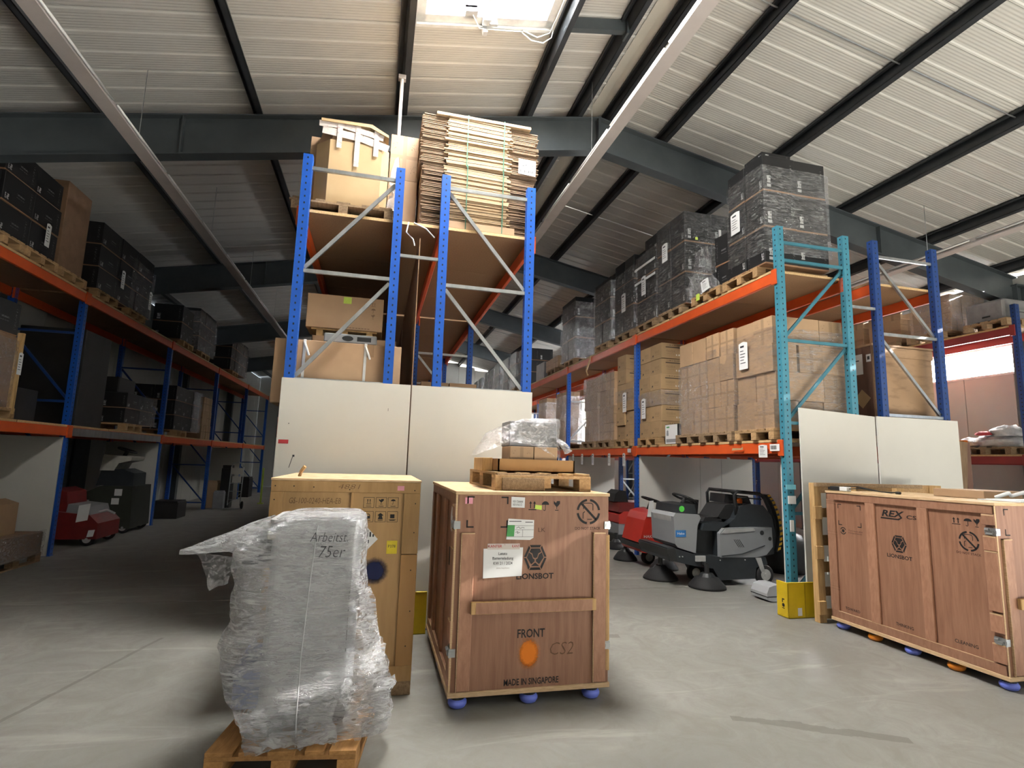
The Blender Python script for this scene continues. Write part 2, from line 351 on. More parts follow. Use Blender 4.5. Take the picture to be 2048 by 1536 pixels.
# ---------------------------------------------------------------- mesh helpers
class MB:
    def __init__(s): s.v, s.f, s.m = [], [], []
    def _add(s, vs, fs, m=0):
        o = len(s.v); s.v += [tuple(p) for p in vs]; s.f += [tuple(o + i for i in f) for f in fs]; s.m += [m] * len(fs); return s
    def box(s, x0, y0, z0, x1, y1, z1, m=0, b=0, M=None):
        lo = (min(x0, x1), min(y0, y1), min(z0, z1)); hi = (max(x0, x1), max(y0, y1), max(z0, z1))
        if not b:
            vs = [Vector((hi[0] if i & 1 else lo[0], hi[1] if i & 2 else lo[1], hi[2] if i & 4 else lo[2])) for i in range(8)]
            fs = [(0, 2, 3, 1), (4, 5, 7, 6), (0, 1, 5, 4), (2, 6, 7, 3), (0, 4, 6, 2), (1, 3, 7, 5)]
        else:
            vs = []; idx = {}
            for i in range(8):
                sg = [1 if i >> k & 1 else -1 for k in range(3)]
                for a in range(3):
                    p = [(hi[k] if sg[k] > 0 else lo[k]) - (0 if k == a else sg[k] * b) for k in range(3)]
                    idx[i, a] = len(vs); vs.append(Vector(p))
            fs = []
            for a in range(3):
                p, q = (a + 1) % 3, (a + 2) % 3
                for sgn in (0, 1):
                    base = sgn << a
                    ring = [base, base | 1 << p, base | 1 << p | 1 << q, base | 1 << q]
                    r = [idx[c, a] for c in ring]; fs.append(tuple(r if sgn else r[::-1]))
                for c in range(8):
                    if c >> a & 1: continue
                    d = c | 1 << a    # edge along a
                    flip = bool(c >> p & 1) ^ bool(c >> q & 1)
                    r = [idx[c, p], idx[d, p], idx[d, q], idx[c, q]]
                    fs.append(tuple(r if not flip else r[::-1]))
            for c in range(8):
                par = bin(c).count('1') & 1
                r = [idx[c, 0], idx[c, 1], idx[c, 2]]; fs.append(tuple(r if par else r[::-1]))
        if M is not None: vs = [M @ p for p in vs]
        return s._add(vs, fs, m)
    def prism(s, pts, axis, a, b, m=0):
        """polygon pts in the plane normal to axis ('x','y','z'), swept from a to b"""
        def P(p, h): return {'x': (h, p[0], p[1]), 'y': (p[0], h, p[1]), 'z': (p[0], p[1], h)}[axis]
        n = len(pts); vs = [P(p, a) for p in pts] + [P(p, b) for p in pts]
        fs = [tuple(range(n)), tuple(range(2 * n - 1, n - 1, -1))] + [(i, n + i, n + (i + 1) % n, (i + 1) % n) for i in range(n)]
        return s._add(vs, fs, m)
    def cyl(s, p0, p1, r0, r1=None, n=14, m=0):
        r1 = r0 if r1 is None else r1
        p0, p1 = Vector(p0), Vector(p1); d = (p1 - p0).normalized(); a = d.orthogonal().normalized(); b = d.cross(a)
        vs = [p0 + r0 * (math.cos(2 * PI * i / n) * a + math.sin(2 * PI * i / n) * b) for i in range(n)] + \
             [p1 + r1 * (math.cos(2 * PI * i / n) * a + math.sin(2 * PI * i / n) * b) for i in range(n)]
        fs = [(i, (i + 1) % n, n + (i + 1) % n, n + i) for i in range(n)] + [tuple(range(n - 1, -1, -1)), tuple(range(n, 2 * n))]
        return s._add(vs, fs, m)
    def lathe(s, prof, c, n=20, m=0, M=None):
        vs = [Vector((r * math.cos(2 * PI * i / n), r * math.sin(2 * PI * i / n), z)) for r, z in prof for i in range(n)]
        if M is not None: vs = [M @ p for p in vs]
        vs = [p + Vector(c) for p in vs]
        k = len(prof)
        fs = [(j * n + i, j * n + (i + 1) % n, (j + 1) * n + (i + 1) % n, (j + 1) * n + i) for j in range(k - 1) for i in range(n)]
        fs += [tuple(range(n - 1, -1, -1)), tuple(range((k - 1) * n, k * n))]
        return s._add(vs, fs, m)
    def tube(s, path, r, n=8, m=0, closed=False):
        P = [Vector(p) for p in path]; k = len(P); vs = []
        for i, p in enumerate(P):
            d = (P[(i + 1) % k] - P[i - 1]) if closed or 0 < i < k - 1 else (P[1] - P[0] if i == 0 else P[-1] - P[-2])
            d.normalize(); ref = Vector((0, 0, 1)) if abs(d.z) < .9 else Vector((0, 1, 0))
            a = d.cross(ref).normalized(); b = d.cross(a)
            vs += [p + r * (math.cos(2 * PI * j / n) * a + math.sin(2 * PI * j / n) * b) for j in range(n)]
        fs = []
        for i in range(k if closed else k - 1):
            q = (i + 1) % k
            fs += [(i * n + j, i * n + (j + 1) % n, q * n + (j + 1) % n, q * n + j) for j in range(n)]
        if not closed: fs += [tuple(range(n - 1, -1, -1)), tuple(range((k - 1) * n, k * n))]
        return s._add(vs, fs, m)
    def bar(s, p0, p1, w, h, m=0, up=(0, 0, 1)):
        p0, p1 = Vector(p0), Vector(p1); d = (p1 - p0); L = d.length; d.normalize()
        a = d.cross(Vector(up)).normalized(); b = a.cross(d)
        Mx = Matrix(((d.x, a.x, b.x, p0.x), (d.y, a.y, b.y, p0.y), (d.z, a.z, b.z, p0.z), (0, 0, 0, 1)))
        return s.box(0, -w / 2, -h / 2, L, w / 2, h / 2, m, 0, Mx)
    def poly(s, pts, m=0): return s._add(pts, [tuple(range(len(pts)))], m)
    def mesh(s, name, mats, smooth=False, off=None):
        me = bpy.data.meshes.new(name)
        vs = s.v if off is None else [(p[0] - off[0], p[1] - off[1], p[2] - off[2]) for p in s.v]
        me.from_pydata(vs, [], s.f)
        for k in ([mats] if isinstance(mats, str) else mats): me.materials.append(MATS[k])
        if len(set(s.m)) > 1: me.polygons.foreach_set('material_index', s.m)
        if smooth: me.polygons.foreach_set('use_smooth', [True] * len(s.f))
        me.update()
        return me
    def build(s, name, mats, parent=None, smooth=False, w=True, **kw):
        """w: vertices are given in the hall's own coordinates (parent stands unrotated)"""
        off = None
        if parent is not None and w:
            off = Vector(parent.location); up_ = parent.parent
            while up_ is not None: off += up_.location; up_ = up_.parent
        o = bpy.data.objects.new(name, s.mesh(name, mats, smooth, off)); COL.objects.link(o)
        if parent is not None: o.parent = parent
        tag(o, **kw); return o

def tag(o, label=None, cat=None, group=None, kind=None):
    for k, v in (('label', label), ('category', cat), ('group', group), ('kind', kind)):
        if v: o[k] = v
    return o
def thing(name, label, cat, loc=(0, 0, 0), rz=0, group=None):
    o = bpy.data.objects.new(name, None); COL.objects.link(o)
    o.location = loc; o.rotation_euler = (0, 0, rz); o.empty_display_size = .1
    return tag(o, label, cat, group)
CACHE = {}
def boxmesh(dx, dy, dz, mat, b=0.0):
    k = (round(dx, 3), round(dy, 3), round(dz, 3), mat, b)
    if k not in CACHE: CACHE[k] = MB().box(-dx / 2, -dy / 2, 0, dx / 2, dy / 2, dz, 0, b).mesh('box_shape', mat)
    return CACHE[k]
def link(name, me, parent=None, loc=(0, 0, 0), rot=(0, 0, 0), **kw):
    o = bpy.data.objects.new(name, me); COL.objects.link(o); o.location = loc; o.rotation_euler = rot
    if parent is not None: o.parent = parent
    return tag(o, **kw)
def piece(name, mat, parent, x0, y0, z0, x1, y1, z1, b=0.0, **kw):
    """box part in its parent's own coordinates, mesh shared between alike pieces"""
    return link(name, boxmesh(abs(x1 - x0), abs(y1 - y0), abs(z1 - z0), mat, b), parent, ((x0 + x1) / 2, (y0 + y1) / 2, min(z0, z1)), **kw)
TEXTS = []
def text(parent, s, mat, org, u, v, w, h, shear=0, bold=0, name='lettering', **kw):
    cu = bpy.data.curves.new(name, 'FONT'); cu.body = s; cu.size = 1; cu.offset = bold; cu.shear = shear; cu.resolution_u = 2
    cu.materials.append(MATS[mat])
    o = bpy.data.objects.new(name, cu); COL.objects.link(o)
    if parent is not None: o.parent = parent
    TEXTS.append((o, Vector(org), Vector(u), Vector(v), w, h)); return tag(o, **kw)
def fit_texts():
    """size every lettering to its measured box, then turn it into plain mesh"""
    bpy.context.view_layer.update(); dg = bpy.context.evaluated_depsgraph_get()
    for o, org, u, v, w, h in TEXTS:
        bb = [Vector(c) for c in o.bound_box]
        x0, x1 = min(c.x for c in bb), max(c.x for c in bb); y0, y1 = min(c.y for c in bb), max(c.y for c in bb)
        sx, sy = w / max(1e-4, x1 - x0), h / max(1e-4, y1 - y0); n = u.cross(v)
        p = org - u * (x0 * sx) - v * (y0 * sy)
        B = Matrix(((u.x * sx, v.x * sy, n.x, p.x), (u.y * sx, v.y * sy, n.y, p.y), (u.z * sx, v.z * sy, n.z, p.z), (0, 0, 0, 1)))
        me = bpy.data.meshes.new_from_object(o.evaluated_get(dg)); me.transform(B); par = o.parent
        bpy.data.objects.remove(o); q = bpy.data.objects.new('lettering', me); COL.objects.link(q)
        q.parent = par
class Face:
    """flat print on a surface: 2-D shapes in the surface's own axes"""
    def __init__(s, org, u, v, eps=.0015):
        s.u, s.v = Vector(u), Vector(v); s.n = s.u.cross(s.v); s.o = Vector(org) + s.n * eps; s.b = MB()
    def P(s, a, b): return s.o + s.u * a + s.v * b
    def poly(s, pts): s.b.poly([s.P(*p) for p in pts]); return s
    def rect(s, a0, b0, a1, b1): return s.poly([(a0, b0), (a1, b0), (a1, b1), (a0, b1)])
    def stroke(s, pts, w):
        for (ax, ay), (bx, by) in zip(pts, pts[1:]):
            L = math.hypot(bx - ax, by - ay) or 1; nx, ny = -(by - ay) / L * w / 2, (bx - ax) / L * w / 2
            s.poly([(ax + nx, ay + ny), (ax - nx, ay - ny), (bx - nx, by - ny), (bx + nx, by + ny)])
        return s
    def arc(s, cx, cy, r0, r1, a0, a1, n=8):
        A = [math.radians(a0 + (a1 - a0) * i / n) for i in range(n + 1)]
        for p, q in zip(A, A[1:]):
            s.poly([(cx + r0 * math.cos(p), cy + r0 * math.sin(p)), (cx + r1 * math.cos(p), cy + r1 * math.sin(p)), (cx + r1 * math.cos(q), cy + r1 * math.sin(q)), (cx + r0 * math.cos(q), cy + r0 * math.sin(q))])
        return s
    def disc(s, cx, cy, rx, ry=None, n=24):
        ry = ry or rx; return s.poly([(cx + rx * math.cos(2 * PI * i / n), cy + ry * math.sin(2 * PI * i / n)) for i in range(n)])
    def build(s, name, mat, parent, **kw): return s.b.build(name, mat, parent, w=False, **kw)
    # handling pictograms, each drawn in a box a, b, width w, height h
    def arrows(s, a, b, w, h):
        s.rect(a, b, a + w, b + h * .10)
        for c in (a + w * .25, a + w * .75):
            s.rect(c - w * .06, b + h * .2, c + w * .06, b + h * .8); s.poly([(c - w * .17, b + h * .72), (c + w * .17, b + h * .72), (c, b + h)])
        return s
    def umbrella(s, a, b, w, h):
        cx = a + w / 2; top = [(cx + w * .5 * math.cos(PI * i / 10), b + h * .62 + h * .36 * math.sin(PI * i / 10)) for i in range(11)]
        s.poly(top); s.rect(cx - w * .04, b + h * .12, cx + w * .04, b + h * .64); return s.arc(cx - w * .12, b + h * .14, w * .08, w * .16, 180, 360, 6)
    def glass(s, a, b, w, h):
        cx = a + w / 2
        s.poly([(a, b + h), (a + w * .35, b + h * .8), (a + w * .5, b + h), (a + w, b + h), (a + w, b + h * .72), (cx + w * .1, b + h * .40), (cx - w * .1, b + h * .40), (a, b + h * .72)])
        s.rect(cx - w * .05, b + h * .16, cx + w * .05, b + h * .42); return s.rect(cx - w * .28, b, cx + w * .28, b + h * .08)
    def no_stack(s, cx, cy, R):
        for q in (8, 98, 188, 278): s.arc(cx, cy, R * .82, R, q, q + 74)
        s.stroke([(cx - R * .60, cy + R * .62), (cx + R * .66, cy - R * .64)], R * .18)
        for pts in ([(-.42, .2), (-.42, .66), (.25, .66), (.38, .55), (.38, .1)], [(-.45, -.55), (-.45, -.1), (-.3, 0)], [(-.1, -.6), (.3, -.6)]):
            s.stroke([(cx + R * p, cy + R * q) for p, q in pts], R * .06)
        return s
    def lion(s, cx, cy, W, H):
        o = [(-.27, .5), (.27, .5), (.5, .0), (.27, -.5), (-.27, -.5), (-.5, .0)]
        for i in range(6):
            p, q = o[i], o[(i + 1) % 6]; dx, dy = q[0] - p[0], q[1] - p[1]
            p2 = (p[0] + dx * .05, p[1] + dy * .05); q2 = (q[0] - dx * .05, q[1] - dy * .05); k = .80
            s.poly([(cx + W * a, cy + H * b) for a, b in (p2, q2, (q2[0] * k, q2[1] * k), (p2[0] * k, p2[1] * k))])
        for pts in ([(-.19, .36), (.19, .36), (.25, .22), (.13, .16), (.08, .0), (0, -.03), (-.08, .0), (-.13, .16), (-.25, .22)],
                    [(-.28, .20), (-.16, .12), (-.10, -.04), (-.03, -.08), (-.03, -.16), (-.17, -.27), (-.36, .0)],
                    [(.28, .20), (.16, .12), (.10, -.04), (.03, -.08), (.03, -.16), (.17, -.27), (.36, .0)],
                    [(-.18, -.35), (.18, -.35), (0, -.20)]):
            s.poly([(cx + W * a, cy + H * b) for a, b in pts])
        return s
    def target(s, a0, b0, a1, b1, L, w):
        for x, sx in ((a0, 1), (a1, -1)):
            for y, sy in ((b0, 1), (b1, -1)):
                s.rect(min(x, x + sx * L), min(y, y + sy * w), max(x, x + sx * L), max(y, y + sy * w)); s.rect(min(x, x + sx * w), min(y, y + sy * L), max(x, x + sx * w), max(y, y + sy * L))
        return s
# ---------------------------------------------------------------- the hall
XL, XR, YN, YF = -6.45, 12.75, -7.7, 32.3
RX, RZ = 3.33, 7.77                       # ridge
SR, SL = .195, .185                       # slopes of the two roof halves
BAYS = [2.05, 8.0, 13.93, 19.85, 25.75]   # rafters
def roof_z(x): return RZ - (SR * (x - RX) if x > RX else SL * (RX - x))

fl = MB(); fl.box(XL - .1, YN, -.15, XR + .1, 7.42, 0); fl.box(XL - .1, 7.432, -.15, XR + .1, YF, 0); fl.box(XL - .1, 7.41, -.15, XR + .1, 7.44, -.012)
floor = fl.build('floor', 'concrete', kind='structure')

# ceiling: a deck above, with the sheets, purlins and rafters under it as its pieces
SKX0, SKX1 = .10, 1.98
SKY = [(4.30, 6.30), (22.30, 24.30)]
LR, LL = (XR + .1 - RX) * math.hypot(1, SR), (RX - XL + .1) * math.hypot(1, SL)
def deck_part(mb, x0, x1, y0, y1, t0=.10, t1=.22):
    mb.prism([(x0, roof_z(x0) + t0), (x1, roof_z(x1) + t0), (x1, roof_z(x1) + t1), (x0, roof_z(x0) + t1)], 'y', y0, y1)
ck = MB()
deck_part(ck, RX, XR + .1, YN, YF); deck_part(ck, XL - .1, SKX0, YN, YF); deck_part(ck, SKX1, RX, YN, YF)
yy = YN
for a, b in sorted(SKY):
    deck_part(ck, SKX0, SKX1, yy, a); yy = b
deck_part(ck, SKX0, SKX1, yy, YF)
ceiling = ck.build('ceiling', 'roof_white', kind='structure')
def sheet_mesh(L):
    """one metre of roof sheet: three raised ribs, the joint a narrow gap; runs along +x, y 0..1"""
    prof = [(.004, .012)]
    for c in (.012, .345, .678):
        prof += [(c + .006, .012), (c + .020, -.002), (c + .040, -.002), (c + .054, .012)]
    prof += [(.996, .012), (.996, .05), (.004, .05)]
    return MB().prism(prof, 'x', 0, L).mesh('roof_panel', 'roof_sheet')
def sheets(side, xa, xb, y):
    key = ('sheet', side, round(xa, 2), round(xb, 2))
    s = SR if side > 0 else SL
    L = abs(xb - xa) * math.hypot(1, s)
    if key not in CACHE: CACHE[key] = sheet_mesh(L)
    o = link('roof_panel', CACHE[key], ceiling, (xa, y, roof_z(xa)), (0, math.atan(s) if side > 0 else -math.atan(s), 0))
for k in range(40):
    y = YN + k
    sheets(1, RX + .02, XR + .1, y)
    if any(a - .01 <= y < b - .01 for a, b in SKY):
        sheets(-1, XL - .1, SKX0, y); sheets(-1, SKX1, RX - .02, y)
    else:
        sheets(-1, XL - .1, RX - .02, y)
MB().prism([(RX - .14, roof_z(RX - .14) + .0), (RX, RZ - .02), (RX + .14, roof_z(RX + .14)), (RX, RZ + .05)], 'y', YN, YF).build('ridge_cap', 'roof_white', ceiling)
def purlin_mesh():
    mb = MB(); L = YF - YN
    mb.box(-.006, 0, -.20, .006, L, 0); mb.box(-.075, 0, -.012, .006, L, 0); mb.box(-.075, 0, -.05, -.063, L, 0)
    mb.box(-.006, 0, -.20, .075, L, -.188); mb.box(.063, 0, -.20, .075, L, -.15)
    return mb.mesh('purlin', 'steel_purlin')
pm = purlin_mesh()
for x in (-5.85, -3.99, -2.0, .03, 2.03, 2.90, 3.52, 4.55, 6.42, 8.40, 10.32, 12.2):
    s = -math.atan(SL) if x < RX else math.atan(SR)
    link('purlin', pm, ceiling, (x, YN, roof_z(x)), (0, s, 0))
def rafter_mesh():
    mb = MB(); T, FW = .60, .10
    for x0, x1 in ((XL + .1, RX), (RX, XR - .25)):
        zt0, zt1 = roof_z(x0 + (1e-4 if x0 == RX else 0)) - .2, roof_z(x1) - .2
        mb.prism([(x0, zt0), (x1, zt1), (x1, zt1 - T), (x0, zt0 - T)], 'y', -.008, .008)
        for d in (0, T - .02): mb.prism([(x0, zt0 - d), (x1, zt1 - d), (x1, zt1 - d - .02), (x0, zt0 - d - .02)], 'y', -FW, FW)
    zr = RZ - .2
    mb.box(RX - .025, -FW, zr - T - .10, RX + .025, FW, zr + .01)
    for x in (-2.9, 9.1): mb.box(x - .008, -FW + .01, roof_z(x) - .2 - T, x + .008, FW - .01, roof_z(x) - .2)
    return mb.mesh('rafter', 'steel_dark')
rm = rafter_mesh()
for y in BAYS: link('rafter', rm, ceiling, (0, y, 0))
for y in (5.12, 11.17, 17.0, 22.9):     # sag rods under the sheets, half way between the rafters
    mb = MB()
    for a, b in ((3.52, 4.55), (4.55, 6.42), (6.42, 8.40), (8.40, 10.32), (10.32, 12.2)):
        mb.tube([(a, y, roof_z(a) - .07), (b, y, roof_z(b) - .07)], .011, 6)
    mb.build('sag_rod', 'galvanized', ceiling)
mb = MB().prism([(2.05, roof_z(2.05) - .02), (2.92, roof_z(2.92) - .02), (2.92, roof_z(2.92) - .18), (2.05, roof_z(2.05) - .18)], 'y', 6.02, 6.10)
mb.box(2.9, 5.98, 7.45, 2.93, 6.14, 7.68); mb.build('trimmer', 'steel_dark', ceiling)

# outer walls of upright sandwich panels
def wall(name, x0, x1, y0, y1, h, **kw):
    return MB().box(x0, y0, 0, x1, y1, h).build(name, 'panel_wall', kind='structure', **kw)
wall_left = wall('wall_left', XL - .18, XL - .06, YN, YF, 5.9)
GY0, GY1, GZ = -6.2, .8, 4.2
WINS = ((8.12, 12.9), (14.1, 18.9), (20.1, 24.8), (26.0, 31.5))
wr = MB().box(XR + .06, GY1, 0, XR + .18, YF, 3.9).box(XR + .06, GY1, 4.46, XR + .18, YF, 5.9).box(XR + .06, YN, 0, XR + .18, GY0, 5.9).box(XR + .06, GY0, GZ, XR + .18, GY1, 5.9).box(XR + .06, GY1, 3.9, XR + .18, WINS[0][0], 4.46)
for (a, b), (c, d) in zip(WINS, WINS[1:] + ((YF, YF),)): wr.box(XR + .06, b, 3.9, XR + .18, c, 4.46)
wall_right = wr.build('wall_right', 'panel_wall', kind='structure')
wall_back = MB().prism([(XL - .1, 0), (XR + .1, 0), (XR + .1, roof_z(XR)), (RX, RZ + .1), (XL - .1, roof_z(XL))], 'y', YF + .06, YF + .18).build('wall_back', 'panel_wall', kind='structure')
wall_front = MB().prism([(XL - .1, 0), (XR + .1, 0), (XR + .1, roof_z(XR)), (RX, RZ + .1), (XL - .1, roof_z(XL))], 'y', YN - .18, YN - .06).build('wall_front', 'panel_wall', kind='structure')
for k in range(40):
    y = YN + k + .5
    piece('wall_panel', 'panel_wall', wall_left, XL - .06, y - .495, 0, XL, y + .495, 5.88, .006)
    if not GY0 - .5 < y < GY1 + .5:
        piece('wall_panel', 'panel_wall', wall_right, XR, y - .495, 0, XR + .06, y + .495, 3.9, .006)
        piece('wall_panel', 'panel_wall', wall_right, XR, y - .495, 4.46, XR + .06, y + .495, 5.88, .006)
        if y < 8: piece('wall_panel', 'panel_wall', wall_right, XR, y - .495, 3.905, XR + .06, y + .495, 4.455, .006)
for k in range(19):
    x = XL + .5 + k
    piece('wall_panel', 'panel_wall', wall_back, x - .495, YF, 0, x + .495, YF + .06, roof_z(x) - .1, .006)
def column_mesh():
    mb = MB(); mb.box(-.13, -.10, 0, -.115, .10, 5.62); mb.box(.115, -.10, 0, .13, .10, 5.62); mb.box(-.12, -.006, 0, .12, .006, 5.62); mb.box(-.16, -.12, 5.60, .16, .12, 5.63); mb.box(-.16, -.13, 0, .16, .13, .02)
    return mb.mesh('column', 'steel_dark')
cm = column_mesh()
for y in BAYS:
    link('column', cm, wall_right, (XR - .16, y, 0)); link('column', cm, wall_left, (XL + .16, y, 0))
# strip windows between the columns of the outer wall
for n, (a, b) in enumerate(WINS):
    fr = MB()
    for q in ((a, 3.86, b, 3.905), (a, 4.455, b, 4.50), (a, 3.905, a + .05, 4.455), (b - .05, 3.905, b, 4.455)):
        fr.box(XR - .012, q[0], q[1], XR + .07, q[2], q[3])
    w = fr.build('window_%d' % (n + 2), 'white_frame', kind='structure')
    MB().box(XR + .03, a + .04, 3.90, XR + .045, b - .04, 4.46).build('pane', 'daylight_window', w)
# the domed roof lights
for n, (a, b) in enumerate(SKY):
    sl = -math.atan(SL)
    Mx = Matrix.Translation(((SKX0 + SKX1) / 2, (a + b) / 2, roof_z((SKX0 + SKX1) / 2))) @ Matrix.Rotation(sl, 4, 'Y')
    hx, hy = (SKX1 - SKX0) / 2 * 1.015, (b - a) / 2
    fr = MB()
    for q in ((-hx, -hy, hx, -hy + .05), (-hx, hy - .05, hx, hy), (-hx, -hy, -hx + .05, hy), (hx - .05, -hy, hx, hy)):
        fr.box(q[0], q[1], -.035, q[2], q[3], .34, 0, 0, Mx)
    for q in ((-hx + .05, -hy + .05, hx - .05, -hy + .17), (-hx + .05, hy - .17, hx - .05, hy - .05), (-hx + .05, -hy + .05, -hx + .16, hy - .05), (hx - .16, -hy + .05, hx - .05, hy - .05)):
        fr.box(q[0], q[1], .0, q[2], q[3], .04, 0, 0, Mx)
    w = fr.build('window_1' if n == 0 else 'window_9', 'white_frame', kind='structure')
    MB().box(-hx + .05, -hy + .05, .30, hx - .05, hy - .05, .315, 0, 0, Mx).build('pane', 'daylight_roof' if n == 0 else 'daylight_roof_far', w)
    if n == 0:
        ac = MB().box(-.03, -hy + .2, .05, .03, hy - .02, .11, 0, 0, Mx).box(-.07, hy - .20, -.06, .05, hy - .10, .06, 0, 0, Mx).box(.02, hy - .16, -.08, .12, hy - .12, .10, 0, 0, Mx)
        ac.box(-hx + .05, hy - .26, .05, hx - .05, hy - .22, .08, 0, 0, Mx)
        ac.build('opener', 'skylight_metal', w)
        MB().box(-.30, hy - .26, .0, -.14, hy - .14, .10, 0, 0, Mx).box(-.055, hy - .07, -.12, .0, hy + .0, -.02, 0, 0, Mx).build('opener_motor', 'machine_silver', w)
        for k, pts in enumerate(([(-.2, hy - .2, 0), (-.1, hy - .05, -.06), (.3, hy - .02, -.05), (.5, hy - .02, -.05)], [(.45, hy - .02, -.03), (.62, hy + .03, -.13), (.78, hy + .03, -.16), (.90, hy + .0, -.10), (.93, hy - .1, .0)], [(.5, hy - .04, -.05), (.7, hy + .01, -.10), (.88, hy - .02, -.05), (.92, hy - .4, .0), (.90, hy - .9, .0)], [(-.15, hy - .2, .05), (-.08, hy - .6, .12), (-.05, hy - 1.2, .12)])):
            MB().tube([Mx @ Vector(p) for p in pts], .008, 6).build('cable', 'strap_white', w, True)
# light trunking hung under the roof
def light_rail(x, z, y0, y1, label, side=1):
    t = thing('light_rail', label, 'light rail', (x, y0, z))
    mb = MB().prism([(-.035, .075), (.035, .075), (.035, .02), (.085, -.02), (.085, -.035), (-.085, -.035), (-.085, -.02), (-.035, .02)], 'y', 0, y1 - y0)
    mb.build('housing', 'track_grey', t, w=False)
    tb = MB()
    for k in range(int((y1 - y0) / 1.55)): tb.cyl((side * .075, k * 1.55 + .05, .03), (side * .075, k * 1.55 + 1.50, .03), .013, n=8)
    tb.build('lamp_tube', 'track_tube', t, True, w=False)
    y = .8
    while y < y1 - y0:
        L = roof_z(x) - z - .07
        MB().tube([(0, y, .07), (0, y, L)], .005, 6).box(-.03, y - .02, .07, .03, y + .02, .085).build('hanger_rod', 'galvanized', t, w=False)
        y += 3.1
    return t
light_rail(-3.10, 5.50, -6, 28, 'long grey light rail under the dim roof half beside the black cartons', 1)
light_rail(2.90, 6.30, -6, 30, 'long grey light rail hanging near the ridge over the central aisle', -1)
light_rail(9.30, 5.52, -6, 31, 'long pale light rail near the outer wall above the navy rack frame', -1)
# a white pipe hanging down off a purlin behind the octagonal bin
tag(MB().tube([(.03, 7.0, 6.945), (.03, 7.01, 5.6)], .025, 8).box(-.02, 6.97, 6.90, .08, 7.05, 6.957).build('drop_pipe', 'track_grey'), 'thin white drop pipe hanging behind the octagonal carton bin', 'pipe')
# the gate behind the camera stands open: daylight outside it
gt = MB()
for q in ((GY0, 0, GY0 + .12, GZ), (GY1 - .12, 0, GY1, GZ), (GY0, GZ - .12, GY1, GZ)): gt.box(XR + .0, q[0], q[1], XR + .2, q[2], q[3])
gate = gt.build('door_1', 'steel_dark', kind='structure')

# ---------------------------------------------------------------- pallet racks
def post_mesh(h, mat):
    k = ('post', h, mat)
    if k not in CACHE:   # open omega section
        prof = [(-.05, -.045), (.05, -.045), (.05, .045), (.032, .045), (.032, -.028), (-.032, -.028), (-.032, .045), (-.05, .045)]
        CACHE[k] = MB().prism(prof, 'z', 0, h).box(-.06, -.055, 0, .06, .055, .008).mesh('upright', mat)
    return CACHE[k]
def rack(name, label, group, xa, xb, ys, h, paints, brace='galvanized', levels=((1.95, .15), (4.25, .15)), spans=3, zz='N', hz=(4.88, 3.71, 2.53, 1.35, .2), skip_levels=(), bmat='rack_orange'):
    """xa: face on the main aisle, xb: far face. One run of frames, beams and chipboard shelves"""
    d = 1 if xb > xa else -1
    t = thing(name, label, 'rack', (xa, ys[0], 0), 0, group)
    for n, y in enumerate(ys):
        p = paints[min(n, len(paints) - 1)]
        for x in (xa + d * .05, xb - d * .05):
            o = link('upright', post_mesh(h if n == 0 else 4.43, p), t, (x - xa, y - ys[0] + .045, 0))
        br = 'teal_brace' if p == 'rack_teal' else brace
        x0, x1 = xa + d * .1, xb - d * .1
        for k, z in enumerate(hz):
            if n and z > 4.2: continue
            MB().bar((x0, y + .03, z), (x1, y + .03, z), .03, .04).build('horizontal_brace', br, t)
            if k + 1 < len(hz) and hz[k] - hz[k + 1] > .5:
                za, zb = z - .04, hz[k + 1] + .04
                a, b = ((x1, za), (x0, zb)) if zz == 'N' else ((x0, za), (x1, zb))
                MB().bar((a[0], y + .065, a[1]), (b[0], y + .065, b[1]), .03, .04).build('diagonal_brace', br, t)
    for n in range(len(ys) - 1):
        ya, yb = ys[n] + .09, ys[n + 1]
        for lv, (z, bh) in enumerate(levels):
            if (n, lv) in skip_levels: continue
            for x in (xa + d * .0, xb - d * .05):
                xx = x - xa + d * .025
                piece('beam', bmat, t, xx - .025, ya - ys[0], z, xx + .025, yb - ys[0], z + bh, .006)
                for e in (ya - .06, yb - .03):
                    px = (xa - d * .012 if x == xa else xb - d * .088) - xa
                    piece('beam_hook', bmat, t, px - .012, e - ys[0], z - .03, px + .012, e + .09 - ys[0], z + bh + .03, .003)
            wd = (yb - ya) / spans
            for k in range(spans):
                MB().box(xa + d * .0, ya + k * wd + .004, z + bh, xb, ya + (k + 1) * wd - .004, z + bh + .035).build('shelf_board', 'chipboard', t)
                if n == 0 and k == 0: piece('board_edge', 'chipboard_edge', t, 0 + .012 * d, ya - ys[0] + .001, z + bh + .001, xb - xa - .012 * d, ya - ys[0] + .008, z + bh + .034)
                ex = -.004 * d
                piece('board_edge', 'chipboard_edge', t, ex, ya + k * wd + .01 - ys[0], z + bh + .001, ex + .008 * d, ya + (k + 1) * wd - .01 - ys[0], z + bh + .034)
    return t
BAY = 4.15
YS = [5.95 + BAY * k for k in range(7)]
GR = 'pallet racking runs of the hall'
rk = rack('pallet_rack', 'blue and orange rack run carrying the octagonal carton bin', GR, -.975, .125, YS, 5.03, ['rack_blue'], zz='N')
for k in range(6):  # panels between the two runs, added to block light towards the dim aisle
    MB().box(.335, 6.05 + BAY * k, .05, .345, 10.08 + BAY * k, 4.26).build('back_panel', 'chipboard', rk)
for k in range(2):
    MB().box(.127, 6.045 + BAY * k, 4.40, .548, 10.08 + BAY * k, 4.435).build('shelf_board', 'chipboard', rk)
MB().box(.127, 6.040, 4.401, .548, 6.045, 4.434).build('board_edge', 'chipboard_edge', rk)
rack('pallet_rack', 'blue and orange rack run carrying the bundles of flat cardboard', GR, 1.68, .55, YS, 5.03, ['rack_blue'], zz='N')
